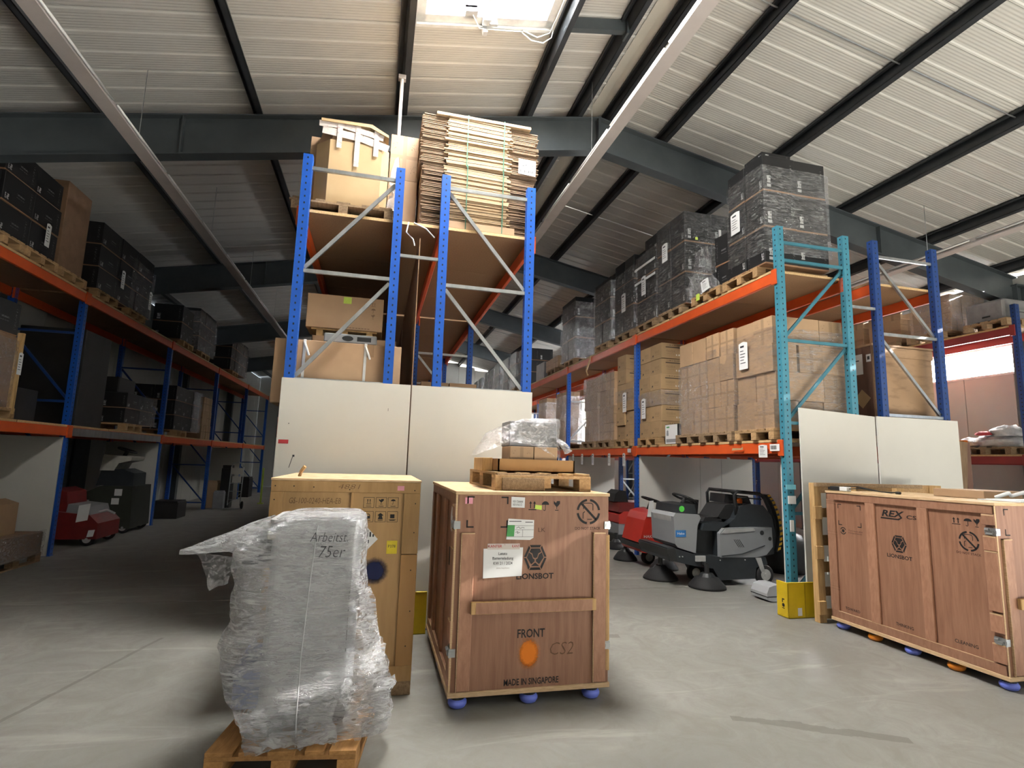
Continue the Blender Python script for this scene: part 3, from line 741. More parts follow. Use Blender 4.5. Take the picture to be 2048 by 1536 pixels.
rack('pallet_rack', 'rack run with the teal end frame and black cartons on top', GR, 5.09, 6.27, YS, 5.03, ['rack_teal', 'rack_blue'], zz='N', hz=(4.81, 4.56, 3.45, 2.35, 1.2, .2))
rack('pallet_rack', 'rack run with the navy end frame behind the teal one', GR, 7.85, 6.68, YS, 5.03, ['rack_navy'], zz='N', hz=(4.80, 3.67, 2.53, 1.35, .2))
rack('pallet_rack', 'rack run in the dim aisle along the unlit wall', GR, -5.04, -6.18, [2.35 + BAY * k for k in range(7)], 5.0, ['rack_blue'], brace='rack_navy', levels=((1.95, .15), (4.26, .15)))
rack('pallet_rack', 'rack run standing against the window wall', GR, 11.6, 12.40, [7.42 + BAY * k for k in range(6)], 5.0, ['rack_navy'], levels=((1.97, .15), (4.42, .15)), bmat='rack_haze_red', skip_levels=((2, 1), (3, 1), (4, 1)))
for y, x0, x1, z in ((5.98, .12, .56, 4.0), (5.98, 6.26, 6.70, 4.02), (10.13, .12, .56, 3.0), (10.13, 6.26, 6.7, 4.02)):
    tag(MB().bar((x0, y, z), (x1, y, z), .03, .035).build('row_spacer', 'galvanized'), {(.12, 5.98): 'zinc spacer bar joining the two blue end frames', (6.26, 5.98): 'zinc spacer bar between the teal and navy end frames', (.12, 10.13): 'zinc spacer bar one bay deep between the central rack runs', (6.26, 10.13): 'zinc spacer bar one bay deep behind the teal rack run'}[(x0, y)], 'spacer bar')
# white end panels and partitions screwed to the frames
def end_panel(x0, x1, y, z0, z1, label, tilt=None, group=None):
    mb = MB(); dz = tilt or 0
    mb.prism([(x0, z0), (x1, z0), (x1, z1 + dz), (x0, z1)], 'y', y - .022, y)
    return tag(mb.build('end_panel', 'panel_white'), label, 'panel', group)
G2 = 'white panels closing the rack ends'
p1 = end_panel(-.985, .322, 5.945, .02, 2.535, 'white end panel with the red sticker, under the octagonal bin', None, G2)
p2 = end_panel(.335, 1.69, 5.945, .02, 2.535, 'white end panel behind the pallet with the grey wrapped load', None, G2)
end_panel(5.30, 6.50, 5.945, .02, 2.55, 'white end panel with a slanting top beside the teal upright', -.06, G2)
end_panel(6.515, 7.915, 5.925, .02, 2.495, 'white end panel under the navy rack frame', None, G2)
f = Face((-.985, 5.945 - .022, 0), (1, 0, 0), (0, 0, 1))
f.rect(.02, 1.86, .115, 1.90).build('red_sticker', 'red_print', p1)
Face((-.985, 5.923, 0), (1, 0, 0), (0, 0, 1)).rect(.10, 2.06, .108, 2.07).stroke([(.14, 1.62), (.17, 1.74)], .006).rect(.165, 1.73, .185, 1.75).rect(1.08, 2.24, 1.084, 2.27).build('scuff', 'marker', p1)
G3 = 'white partitions between the rack bays'
for k, (x0, x1, y, lab) in enumerate(((5.14, 6.50, 10.08, 'white partition between the sweepers with a slanting shadow'), (6.51, 7.0, 10.08, 'narrow grey-white partition strip behind the dark sweeper seat'), (7.01, 7.75, 10.08, 'grey-white partition behind the roll bar of the sweeper'),
                                      (5.20, 5.24, 6.10, ''), (-6.17, -5.07, 10.63, 'white partition by the blue post above the cartons on the floor'), (-6.17, -5.07, 14.78, 'white partition behind the dim scrubber machine'), (-6.17, -5.07, 23.08, 'white partition behind the hand truck in the dim aisle'), (5.14, 6.50, 14.23, 'dim white partition two bays behind the red sweeper'))):
    if not lab: continue
    end_panel(x0, x1, y, .01, 1.93, lab, None, G3)
tag(MB().box(5.20, 6.06, .01, 5.225, 6.19, 1.93).build('side_panel', 'panel_white'), 'white side panel edge-on just inside the teal upright', 'panel', G3)
# steel corner guards round the feet
def guard(x, y, sx, sy, label):
    t = thing('corner_guard', label, 'corner guard', (x, y, 0), 0, 'yellow corner guards')
    piece('side_plate', 'yellow_paint', t, 0, 0, 0, sx, .012, .41, .003)
    piece('side_plate', 'yellow_paint', t, 0, 0, 0, .012, sy, .41, .003)
    piece('foot_plate', 'yellow_paint', t, 0, 0, 0, sx, sy, .012, .003)
    piece('edge_lip', 'yellow_paint', t, 0, -.004, .40, sx, .02, .412, .002)
    return t
guard(.20, 5.80, .395, .13, 'yellow corner guard between the tall wooden crates')
gd = guard(4.86, 5.745, .46, .19, 'yellow box-like corner guard at the teal upright foot')
Face((0, 0, 0), (0, -1, 0), (0, 0, 1)).rect(-.10, .20, -.06, .215).rect(-.10, .17, -.085, .2).disc(-.08, .14, .022).rect(-.10, .10, -.06, .11).build('black_print', 'stencil', gd)
Face((0, 0, 0), (1, 0, 0), (0, 0, 1)).rect(.13, .03, .19, .12).build('label', 'paper', gd)
Face((0, 0, 0), (1, 0, 0), (0, 0, 1)).rect(.238, .005, .242, .405).build('fold_line', 'pencil', gd)
# ---------------------------------------------------------------- pallets and cartons
def pallet(loc, rz, label, mat='pallet_wood', full=True, group='flat wooden pallets', name='wooden_pallet', wd=.8, ln=1.2):
    """short side (wd) towards local -y, length along +y"""
    k = wd / .8
    boards = [(-.3275 * k, .145), (-.175 * k, .10), (0, .145), (.175 * k, .10), (.3275 * k, .145)]
    ys = (.0725, ln / 2, ln - .0725); xs = (-.35 * k, 0, .35 * k)
    if not full:
        key = ('pallet', mat, wd, ln)
        if key not in CACHE:
            mb = MB()
            for x, w in boards: mb.box(x - w / 2, 0, .122, x + w / 2, ln, .144)
            for y in ys: mb.box(-.4 * k, y - .0725, .1, .4 * k, y + .0725, .122)
            for x in xs:
                mb.box(x - .05, 0, 0, x + .05, ln, .022)
                for y in ys: mb.box(x - .05, y - .0725, .022, x + .05, y + .0725, .1)
            CACHE[key] = mb.mesh('pallet_shape', mat)
        o = link(name, CACHE[key], None, loc, (0, 0, rz)); return tag(o, label, 'pallet', group)
    t = thing(name, label, 'pallet', loc, rz, group)
    for x, w in boards: piece('deck_board', mat, t, x - w / 2, 0, .122, x + w / 2, ln, .144, .002)
    for y in ys: piece('cross_board', mat, t, -.4 * k, y - .0725, .1, .4 * k, y + .0725, .122, .002)
    for x in xs:
        piece('skid_board', mat, t, x - .05, 0, 0, x + .05, ln, .022, .002)
        for y in ys: piece('block', mat, t, x - .05, y - .0725, .022, x + .05, y + .0725, .1, .003)
    return t
ORD = ['first', 'second', 'third', 'fourth', 'fifth', 'sixth']
def stack(look, where, group, o, n, c, mat, dx=1, jit=.008, skip=(), face='aisle', rows_end=True, name='carton', cat='carton'):
    """cartons piled on (o): n along x, y, z, each c in size; those showing on the aisle face and the near end face"""
    nx, ny, nz = n; cx, cy, cz = c
    for k in range(nz):
        lay = 'bottom' if k == 0 else ('top' if k == nz - 1 else ORD[k])
        for j in range(ny):
            for i in range(nx):
                if i and (j or not rows_end) or (i, j, k) in skip: continue
                pos = '%s along aisle face' % ORD[j] if i == 0 else '%s along end face' % ORD[i]
                if ny == 1 and i == 0: pos = 'aisle corner' if nx > 1 else ''
                lab = ' '.join(('%s, %s layer, %s %s' % (look, lay, pos, where)).split()).replace(' ,', ',')
                jx, jy = RND.uniform(-jit, jit) * 1.8, RND.uniform(-jit, jit)
                if len(lab.split()) > 16: print('LONG', lab)
                link(name, boxmesh(cx - .008, cy - .008, cz - .003, mat, .004), None, (o[0] + dx * (i + .5) * cx + jx, o[1] + (j + .5) * cy + jy, o[2] + k * cz), (0, 0, RND.uniform(-.008, .008)), label=lab, cat=cat, group=group)
def crumple(mb, amp, sc, seed=0):
    mb.v = [tuple(Vector(p) + amp * noise.noise_vector(Vector(p) * sc + Vector((seed, seed * 2.3, 0)))) for p in mb.v]
def wrap(label, x0, y0, z0, x1, y1, z1, group='stretch film round the pallet loads', mat='film_pallet', amp=.012, top=False, drop=0.0, seed=0, near=True):
    """film shell round a load: four sides, drawn in a little, open below"""
    for base in (MID, UP, WU):
        if base - .001 <= z0 < base + .152: z0 = base + .152
    mb = MB(); nx, ny, nz = max(3, int(abs(x1 - x0) / .11)), max(3, int(abs(y1 - y0) / .11)), max(3, int((z1 - z0) / .11))
    def grid(P, a, b): mb._add([P(i / a, j / b) for j in range(b + 1) for i in range(a + 1)], [(j * (a + 1) + i, j * (a + 1) + i + 1, (j + 1) * (a + 1) + i + 1, (j + 1) * (a + 1) + i) for j in range(b) for i in range(a)])
    Zt = lambda s: z1 - drop * s
    grid(lambda s, q: (x0 + (x1 - x0) * s, y0 if near else y1, z0 + (Zt(s) - z0) * q), nx, nz)
    grid(lambda s, q: (x0, y0 + (y1 - y0) * s, z0 + (Zt(0) - z0) * q), ny, nz)
    grid(lambda s, q: (x1, y0 + (y1 - y0) * s, z0 + (Zt(1) - z0) * q), ny, nz)
    if top: grid(lambda s, q: (x0 + (x1 - x0) * s, y0 + (y1 - y0) * q, z1), nx, ny)
    crumple(mb, amp, 3.1, seed)
    return tag(mb.build('stretch_film', mat, None, True), label, 'plastic film', group)
def sheet_label(label, org, u, v, w, h, group='white paper labels on the loads', tab=True, lines=5):
    """A4-like paper sheet hung on a load"""
    u, v = Vector(u), Vector(v); t = thing('paper_label', label, 'label', org, 0, group); f = Face((0, 0, 0), u, v, .0)
    f.poly([(0, 0), (w, 0), (w, h * .95), (w * .62, h), (w * .38, h), (0, h * .95)]).build('sheet', 'paper', t)
    g = Face((0, 0, 0), u, v, .002)
    g.rect(w * .18, h * .80, w * .62, h * .87)
    for k in range(lines): g.rect(w * .15, h * (.66 - .11 * k), w * (.55 + .27 * ((k * 37) % 10) / 10), h * (.685 - .11 * k))
    g.build('print', 'marker', t); return t

UP, MID, WU = 4.438, 2.138, 4.608     # tops of the two shelf levels
def rp(xa, y0, z, label, mat='pallet_wood', full=False, dx=1, wd=.8):      # pallet pushed into a rack from the aisle side
    return pallet((xa, y0 + wd / 2, z), -PI / 2 if dx > 0 else PI / 2, label, mat, full, wd=wd)
PZ = .146

# ---- teal rack run, top shelf: black cartons
GB = 'black cartons on the top shelf of the teal run'
xa = 5.05
rp(5.06, 6.33, UP, 'worn pallet under the black cartons next to the teal upright', 'pallet_wood', True)
stack('black carton', 'of the tall stack by teal frame', GB, (5.10, 6.20, UP + PZ), (2, 2, 3), (.545, .39, .545), 'carton_black')
MB().box(5.12, 6.22, UP + PZ + 1.637, 5.60, 6.60, UP + PZ + 1.69).box(5.2, 6.215, UP + PZ + 1.66, 5.35, 6.225, UP + PZ + 1.675).build('flat_carton', 'carton_black', None, label='flattened black carton lying on top of the tallest black stack', cat='carton')
wrap('clear film round the tall black stack at the teal frame', 5.085, 6.185, UP + .30, 6.21, 7.0, UP + 1.62, seed=1, amp=.010)
sheet_label('white sheet hung on the tallest black carton stack', (5.075, 6.90, UP + .82), (0, -1, 0), (0, 0, 1), .21, .34)
rp(5.05, 7.18, UP, 'pale pallet holding two small black cartons under loose film', 'pallet_wood', True)
for q, (y0, z0, hh, ln, lab) in enumerate(((7.10, UP + PZ, .42, .46, 'short black carton on the half empty pallet'), (7.58, UP + PZ, .36, .44, 'low black carton at the far edge of the half empty pallet'), (7.12, UP + PZ + .42, .50, .46, 'open black carton leaning on the short one'))):
    link('carton', boxmesh(.52, ln, hh, 'carton_black', .004), None, (5.52, y0 + ln / 2, z0), (0, 0, .1 if q == 2 else 0), label=lab, cat='carton', group=GB)
def loose_film(label, x, y0, y1, z0, z1, seed, n=16, m=18, thick=.10, mat='film_loose'):
    mb = MB()
    for j in range(m + 1):
        for i in range(n + 1):
            s, q = i / n, j / m
            wv = .10 * math.sin(9 * s + 4 * q + seed) * (1 - q) + thick * noise.noise(Vector((s * 4, q * 4, seed)))
            k = 1 - .55 * q ** 1.5
            mb.v.append((x + wv, (y0 + y1) / 2 + (s - .5) * (y1 - y0) * k + .05 * noise.noise(Vector((s * 3, q * 5, seed + 7))), z0 + (z1 - z0) * q))
    for j in range(m):
        for i in range(n): mb.f.append((j * (n + 1) + i, j * (n + 1) + i + 1, (j + 1) * (n + 1) + i + 1, (j + 1) * (n + 1) + i)); mb.m.append(0)
    return tag(mb.build('loose_film', mat, None, True), label, 'plastic film', 'loose film hanging off loads')
loose_film('torn clear film slumped over the half empty pallet', 5.10, 7.3, 8.15, UP + .14, UP + .95, 3)
sheet_label('white sheet tilted low on the half empty pallet', (5.00, 7.58, UP + .12), (.1, -.97, .2), (0, .2, .97), .19, .20)
MB().box(5.03, 7.72, UP + .05, 5.045, 7.80, UP + .16).build('sticker', 'paper_lime', None, label='lime sticker on the pallet with torn film', cat='sticker')
rp(5.06, 8.30, UP, 'dark pallet under the second tall black stack', 'pallet_wood_old', True)
stack('black carton', 'of the second stack from teal', GB, (5.10, 8.24, UP + PZ), (2, 2, 3), (.545, .475, .575), 'carton_black')
wrap('clear film round the second tall black stack', 5.085, 8.22, UP + .1, 6.21, 9.22, UP + 1.85, seed=2, amp=.01)
sheet_label('white sheet on the second tall black stack', (5.075, 8.98, UP + 1.13), (0, -1, 0), (0, 0, 1), .20, .36)
MB().box(5.78, 8.205, UP + 1.35, 5.83, 8.21, UP + 1.58).build('sticker', 'paper', None, label='pale slanting sticker on the second black stack end', cat='sticker')
MB().box(5.30, 8.205, UP + 1.33, 5.35, 8.21, UP + 1.38).build('sticker', 'paper_lime', None, label='small lime sticker on the second black stack end', cat='sticker')
rp(5.06, 9.27, UP, 'dark pallet under the third black stack, before the blue post', 'pallet_wood_old', True)
stack('black carton', 'of the film banded third stack', GB, (5.10, 9.26, UP + PZ), (2, 2, 3), (.545, .405, .49), 'carton_black', rows_end=False)
stack('loose black carton', 'on third black stack', GB, (5.16, 9.32, UP + PZ + 1.475), (1, 1, 1), (.5, .5, .3), 'carton_black')
wrap('clear film with white bands round the third black stack', 5.08, 9.24, UP + .15, 6.21, 10.085, UP + 1.62, seed=5)
for z in (1.33, 1.02): tag(MB().box(5.062, 9.24, UP + z, 5.07, 10.1, UP + z + .045).build('film_band', 'strap_white'), 'gathered white film band, %s on the third black stack' % ('upper' if z > 1.2 else 'lower'), 'plastic film')
sheet_label('white sheet on the banded third black stack', (5.055, 9.78, UP + .72), (0, -1, 0), (0, 0, 1), .18, .40)
rp(5.06, 10.25, UP, 'dark pallet just past the blue post under black cartons', 'pallet_wood_old')
stack('black carton', 'of the stack past blue post', GB, (5.10, 10.22, UP + PZ), (2, 2, 3), (.545, .46, .55), 'carton_black', rows_end=False)
wrap('dull film round the black stack past the blue post', 5.085, 10.2, UP + .1, 6.21, 11.16, UP + 1.55, seed=8)
sheet_label('white sheet on the black stack past the blue post', (5.07, 10.75, UP + .62), (0, -1, 0), (0, 0, 1), .20, .42)
rp(5.06, 11.45, UP, 'pallet under the film streaked black column', 'pallet_wood_old')
stack('black carton', 'of the film streaked black column', GB, (5.10, 11.40, UP + PZ), (2, 2, 3), (.545, .47, .52), 'carton_black')
wrap('bright creased film round the streaked black column', 5.08, 11.36, UP + .08, 6.21, 12.36, UP + 1.6, seed=11, mat='film_loose')
rp(5.06, 13.70, UP, 'pallet under the silvery wrapped black stack', 'pallet_wood_old')
stack('black carton', 'of the silvery wrapped black stack', GB, (5.10, 13.72, UP + PZ), (2, 2, 3), (.545, .56, .58), 'carton_black')
wrap('bright creased film round the last near black stack', 5.08, 13.7, UP + .02, 6.21, 14.9, UP + 1.75, seed=13, mat='film_loose')
GC = 'distant loads on the top shelf'
rp(5.06, 15.3, UP, 'pallet under the low brown cartons past the silvery stack', 'pallet_wood_old')
stack('brown carton', 'of the low distant brown group', GC, (5.12, 15.2, UP + PZ), (3, 3, 1), (.40, .42, .36), 'carton_brown')
tag(MB().box(5.12, 16.6, UP, 5.9, 17.5, UP + .55).build('covered_load', 'grey_box'), 'dull green-grey covered load beside the distant brown cartons', 'load')
def far_black(y, nz, cz, word, film_mat):
    rp(5.06, y, UP, 'pallet under the %s distant black stack' % word, 'pallet_wood_old')
    stack('distant black carton', 'of the %s far stack' % word, GC, (5.10, y, UP + PZ), (2, 1, nz), (.545, .92, cz), 'carton_black', jit=.004)
    if film_mat: wrap('film round the %s distant black stack' % word, 5.08, y - .02, UP + .05, 6.21, y + .95, UP + PZ + nz * cz, seed=y, mat=film_mat)
far_black(19.0, 3, .45, 'clear edged', None)
far_black(20.3, 3, .48, 'bright filmed', 'film_loose')
far_black(21.6, 3, .48, 'second filmed', 'film_loose')
far_black(23.4, 3, .50, 'half wrapped', 'film_loose')
far_black(24.6, 3, .48, 'fourth filmed', 'film_loose')
far_black(25.8, 3, .50, 'fifth filmed', 'film_loose')
far_black(27.5, 3, .48, 'last but one', 'film_loose')
far_black(28.8, 3, .48, 'endmost', 'film_loose')
tag(MB().tube([(5.09, 12.55, UP - .01), (5.065, 12.56, UP - .12), (5.0, 12.5, UP - .25), (4.98, 12.58, UP - .40), (5.0, 12.52, UP - .52)], .022, 6).build('hanging_strip', 'kraft_light'), 'limp strip of pale film hanging off the orange beam', 'strip')

# ---- teal rack run, middle shelf: brown cartons
GM = 'brown cartons on the middle shelf of the teal run'
rp(5.04, 6.10, MID, 'pallet under the wrapped brown cartons at the teal upright', 'pallet_wood', True)
stack('plain brown carton', 'of the stack by teal upright', GM, (5.10, 6.12, MID + PZ), (3, 2, 4), (.395, .395, .385), 'carton_brown', jit=.014)
wrap('clear film round the carton stack at the teal upright', 5.075, 6.10, MID + .16, 6.31, 6.93, MID + 1.52, seed=21)
sheet_label('large white sheet on the cartons at the teal upright', (5.06, 6.78, MID + 1.02), (0, -1, 0), (0, .0, 1), .19, .40)
rp(5.04, 6.98, MID, 'pallet in the middle of the first bay under brown cartons', 'pallet_wood_old', True)
stack('plain brown carton', 'of the middle stack, first bay', GM, (5.10, 6.96, MID + PZ), (3, 2, 4), (.395, .33, .39), 'carton_brown', jit=.014, rows_end=False)
wrap('clear film round the middle carton stack of the bay', 5.075, 6.94, MID + .14, 6.31, 7.64, MID + 1.45, seed=23)
rp(5.04, 7.72, MID, 'dark pallet beside the black and white product box', 'pallet_wood_old', True)
stack('plain brown carton', 'of the stack by product box', GM, (5.10, 7.66, MID + PZ), (3, 2, 4), (.395, .385, .39), 'carton_brown', jit=.014, rows_end=False)
wrap('torn silvery film round the stack beside the product box', 5.075, 7.64, MID + .14, 6.31, 8.45, MID + 1.32, seed=29, mat='film_loose')
bx = thing('product_box', 'small black and white printed box standing on the orange beam shelf', 'box', (5.10, 8.55, MID))
piece('carton_body', 'plastic_black', bx, 0, 0, 0, .30, .42, .35, .004)
Face((0, 0, 0), (0, -1, 0), (0, 0, 1)).rect(-.415, .005, -.005, .345).build('front_print', 'paper', bx)
Face((0, 0, 0), (0, -1, 0), (0, 0, 1), .003).rect(-.37, .15, -.30, .20).disc(-.335, .22, .03).rect(-.38, .03, -.04, .09).build('print', 'plastic_grey', bx)
Face((0, 0, 0), (0, -1, 0), (0, 0, 1), .003).rect(-.37, .29, -.27, .315).build('green_print', 'paper_green', bx)
rp(5.04, 9.15, MID, 'pallet under the printed cartons beside the blue post', 'pallet_wood', True)
stack('printed brown carton', 'of the pile by blue post', GM, (5.12, 9.14, MID + PZ), (2, 2, 6), (.50, .43, .298), 'carton_printed', jit=.012)
wrap('film belt round the printed cartons by the blue post', 5.10, 9.12, MID + .75, 6.15, 10.04, MID + 1.02, seed=31, mat='film_loose')
sheet_label('white tag on the printed cartons by the blue post', (5.085, 9.86, MID + .52), (0, -1, 0), (0, 0, 1), .17, .40)
rp(5.04, 10.27, MID, 'pallet past the blue post under printed cartons', 'pallet_wood')
stack('printed brown carton', 'of the pile past blue post', GM, (5.12, 10.24, MID + PZ), (2, 2, 4), (.50, .43, .30), 'carton_printed', jit=.012, rows_end=False)
stack('printed carton', 'atop the pile past post', GM, (5.12, 10.66, MID + PZ + 1.2), (2, 1, 2), (.50, .43, .32), 'carton_printed', jit=.012)
wrap('film belt round the printed cartons past the blue post', 5.10, 10.22, MID + .95, 6.15, 11.12, MID + 1.2, seed=33, mat='film_loose')
sheet_label('white tag on the printed cartons past the blue post', (5.085, 10.72, MID + .72), (0, -1, 0), (0, 0, 1), .18, .42)
rp(5.04, 11.25, MID, 'pallet under the silvery wrapped brown cartons', 'pallet_wood_old')
stack('brown carton', 'of the silvery wrapped pile', GM, (5.12, 11.22, MID + PZ), (3, 2, 4), (.39, .42, .39), 'carton_brown', jit=.012, rows_end=False)
rp(5.04, 12.2, MID, 'pallet under the second silvery wrapped pile', 'pallet_wood_old')
stack('brown carton', 'of the second silvery pile', GM, (5.12, 12.16, MID + PZ), (3, 2, 4), (.39, .41, .39), 'carton_brown', jit=.012, rows_end=False)
wrap('bright rumpled film round the silvery brown pile', 5.09, 11.2, MID + .02, 6.30, 13.0, MID + 1.72, seed=37, near=False, mat='film_loose', amp=.03)
rp(5.04, 14.5, MID, 'pallet under the wrapped load just behind the far blue post', 'pallet_wood_old')
stack('brown carton', 'of the pile at far post', GM, (5.12, 14.45, MID + PZ), (3, 2, 4), (.39, .43, .37), 'carton_brown', jit=.012, rows_end=False)
wrap('bright film round the pile at the far blue post', 5.09, 14.42, MID + .05, 6.30, 15.35, MID + 1.5, seed=41, mat='film_loose', amp=.025)
rp(5.04, 16.3, MID, 'distant pallet under the farthest visible brown cartons', 'pallet_wood_old')
stack('brown carton', 'of the farthest brown pile', GM, (5.12, 16.3, MID + PZ), (2, 2, 4), (.45, .43, .37), 'carton_brown', jit=.012, rows_end=False)
wrap('film round the farthest brown pile', 5.09, 16.28, MID + .05, 6.30, 17.2, MID + 1.5, seed=43, mat='film_loose', amp=.025)
# ---- hanging tags and labels on the orange beams
for y, w in zip((10.6, 11.35, 12.3, 13.0, 13.65), ('nearest the blue post', 'second past the blue post', 'third past the blue post', 'fourth past the blue post', 'fifth past the blue post')):
    t = sheet_label('white paper tag hanging under the beam, %s' % w, (5.06, y + .07, 1.72), (0, -1, 0), (0, 0, 1), .13, .27, 'paper tags under the orange beam')
sheet_label('square white label hung at the end of the orange beam', (5.055, 6.42, 1.90), (0, -1, 0), (0, 0, 1), .17, .17, 'labels on the orange beam')
t = thing('beam_label', 'barcode label on the orange beam by the teal upright', 'label', (5.056, 6.20, 1.985), 0, 'labels on the orange beam')
Face((0, 0, 0), (0, -1, 0), (0, 0, 1), 0).rect(0, 0, .18, .09).build('sheet', 'paper', t)
g = Face((0, 0, 0), (0, -1, 0), (0, 0, 1), .002)
for k in range(9): g.rect(.02 + k * .012, .02, .027 + k * .012, .07)
g.build('barcode', 'marker', t)
Face((0, 0, 0), (0, -1, 0), (0, 0, 1), 0).poly([(0, 0), (.25, .01), (.25, .055), (.21, .03), (.02, .035)]).build('tape_rest', 'kraft_light', None, label='torn pale tape strip stuck on the orange beam', cat='tape').location = (5.055, 7.0, 2.0)
Face((0, 0, 0), (0, -1, 0), (0, 0, 1), 0).rect(0, 0, .16, .08).build('beam_label', 'paper', None, label='small white label on the beam right by the blue post', cat='label').location = (5.052, 10.42, 2.0)
tk = MB().box(5.06, 5.93, 1.50, 5.2, 5.945, 1.56).build('tape', 'cyan_tape', None, label='light blue tape wrapped on the teal upright', cat='tape')
MB().box(5.085, 5.93, 1.32, 5.195, 5.945, 1.42).build('sticker', 'paper', None, label='white sticker low on the teal upright', cat='sticker')
MB().box(5.10, 5.93, .98, 5.15, 5.945, 1.12).build('sticker', 'paper', None, label='narrow white sticker halfway down the teal upright', cat='sticker')

# ---- navy run: the big plywood crate on its middle shelf
cr = thing('plywood_crate', 'tall knotty plywood crate with white labels behind the navy frame', 'crate', (6.84, 6.20, MID + .02), 0, 'wooden shipping crates')
piece('panel', 'ply_knotty', cr, 0, .012, .10, 1.09, 1.25, 1.40, .004)
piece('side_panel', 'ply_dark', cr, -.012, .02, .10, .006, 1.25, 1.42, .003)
piece('lid', 'ply_knotty', cr, -.02, -.01, 1.40, 1.11, 1.27, 1.43, .003)
for z in (.10, 1.25): piece('batten', 'ply_knotty', cr, .0, -.012, z, 1.09, .014, z + .14, .003)
piece('batten', 'ply_knotty', cr, .0, -.014, .10, .10, .014, 1.40, .003)
for x in (.02, .5, .97): piece('skid', 'pallet_wood_old', cr, x, .0, 0, x + .1, 1.25, .10, .003)
Face((-.013, 0, 0), (0, -1, 0), (0, 0, 1)).rect(-.40, 1.0, -.16, 1.30).rect(-.10, 1.17, -.02, 1.28).build('label', 'paper', cr)
Face((-.013, 0, 0), (0, -1, 0), (0, 0, 1), .003).rect(-.36, 1.20, -.22, 1.215).rect(-.08, 1.2, -.04, 1.25).build('label_print', 'marker', cr)
Face((-.013, 0, 0), (0, -1, 0), (0, 0, 1)).poly([(-.20, .50), (-.06, .64), (-.20, .78), (-.34, .64)]).build('diamond_label', 'kraft_light', cr)
MB().box(6.35, 7.0, UP + .002, 7.0, 7.7, UP + .06).build('flat_carton', 'kraft', None, label='flat folded carton on the top shelf behind the teal frame', cat='carton')
stack('brown carton', 'behind the tall plywood crate', 'brown cartons deep in the navy run', (6.75, 8.2, MID), (2, 3, 3), (.5, .55, .42), 'carton_brown')

# ---- rack against the window wall
GW = 'loads on the rack at the window wall'
WU = 4.608
pallet((11.48, 7.9, WU), -PI / 2, 'dark pallet under the grey case on the window wall rack', 'pallet_wood_old', False, ln=.92)
cs = thing('plastic_case', 'grey flat-sided case on a pallet, on the rack at the window wall', 'case', (11.62, 7.62, WU + PZ))
piece('shell', 'grey_box', cs, 0, 0, 0, .72, .72, .43, .04); piece('grip', 'plastic_black', cs, -.006, .25, .10, .01, .40, .13, .003)
pallet((11.45, 9.1, WU), -PI / 2, 'dark pallet under the wrapped carton block near the window', 'pallet_wood_old', False)
stack('dull brown carton', 'of the block near the window', GW, (11.62, 8.62, WU + PZ), (3, 2, 3), (.33, .42, .27), 'carton_brown')
wrap('clear film round the carton block near the window', 11.59, 8.60, WU + .1, 12.66, 9.5, WU + .94, seed=51, mat='film_loose')
for n, (y, w, nz) in enumerate(((9.75, 'navy frame', 3), (10.75, 'far window', 3), (11.9, 'third post', 3), (12.9, 'fourth pallet', 3))):
    pallet((11.45, y + .4, WU), -PI / 2, 'dark pallet on the window wall rack, behind the %s' % w, 'pallet_wood_old', False)
    stack('dim brown carton', 'of the %s pile' % w, GW, (11.62, y, WU + PZ), (2, 2, nz), (.5, .43, .27), 'carton_brown')
sheet_label('white sheet on the cartons seen past the navy upright', (11.60, 9.68, WU + .75), (0, -1, 0), (0, 0, 1), .22, .28)
WM = 2.158
pallet((11.50, 8.15, WM), -PI / 2, 'grey pallet under the heap of white sacks', 'pallet_wood_old', False, wd=1.0, ln=.9)
def blob(name, label, cat, c, r, mat, amp, seed, group=None, sub=3, flat=.5):
    mb = MB(); nu, nv = 26, 14
    for j in range(nv + 1):
        for i in range(nu):
            a, b = 2 * PI * i / nu, -PI / 2 + PI * j / nv
            p = Vector((math.cos(a) * math.cos(b), math.sin(a) * math.cos(b), math.sin(b)))
            k = 1 + amp * noise.noise(p * 2.6 + Vector((seed, 0, 0))) + amp * .6 * noise.noise(p * 6 + Vector((0, seed, 0)))
            mb.v.append((c[0] + r[0] * p.x * k, c[1] + r[1] * p.y * k, max(c[2] - r[2] * flat, c[2] + r[2] * p.z * k)))
    for j in range(nv):
        for i in range(nu): mb.f.append((j * nu + i, j * nu + (i + 1) % nu, (j + 1) * nu + (i + 1) % nu, (j + 1) * nu + i)); mb.m.append(0)
    return tag(mb.build(name, mat, None, True), label, cat, group)
GS_ = 'white sacks heaped on the window wall rack'
blob('white_sack', 'broad flat white sack at the base of the heap by the window wall', 'sack', (11.95, 8.15, WM + PZ + .08), (.28, .48, .16), 'garment_white', .35, 1, GS_)
blob('white_sack', 'white sack on top of the heap toward the frame edge', 'sack', (11.95, 7.98, WM + PZ + .28), (.25, .26, .14), 'garment_white', .35, 4, GS_)
blob('white_sack', 'small white sack at the far end of the heap', 'sack', (11.9, 8.62, WM + PZ + .07), (.22, .24, .12), 'garment_white', .4, 9, GS_)
blob('red_cloth', 'crumpled red cloth lying on the white sacks', 'cloth', (11.74, 8.28, WM + PZ + .26), (.10, .14, .05), 'red_print', .3, 5)
MB().box(11.52, 8.50, WM + PZ, 11.62, 8.64, WM + PZ + .14, 0, .004).build('small_box', 'orange_spray', None, label='small orange box beside the white sacks', cat='box')
tag(MB().bar((8.02, 6.05, 1.05), (8.10, 6.02, 2.22), .20, .03, up=(0, 1, 0)).build('plank', 'plank_brown'), 'brown weathered plank leaning beside the navy end panel', 'plank', 'planks by the navy end panel')
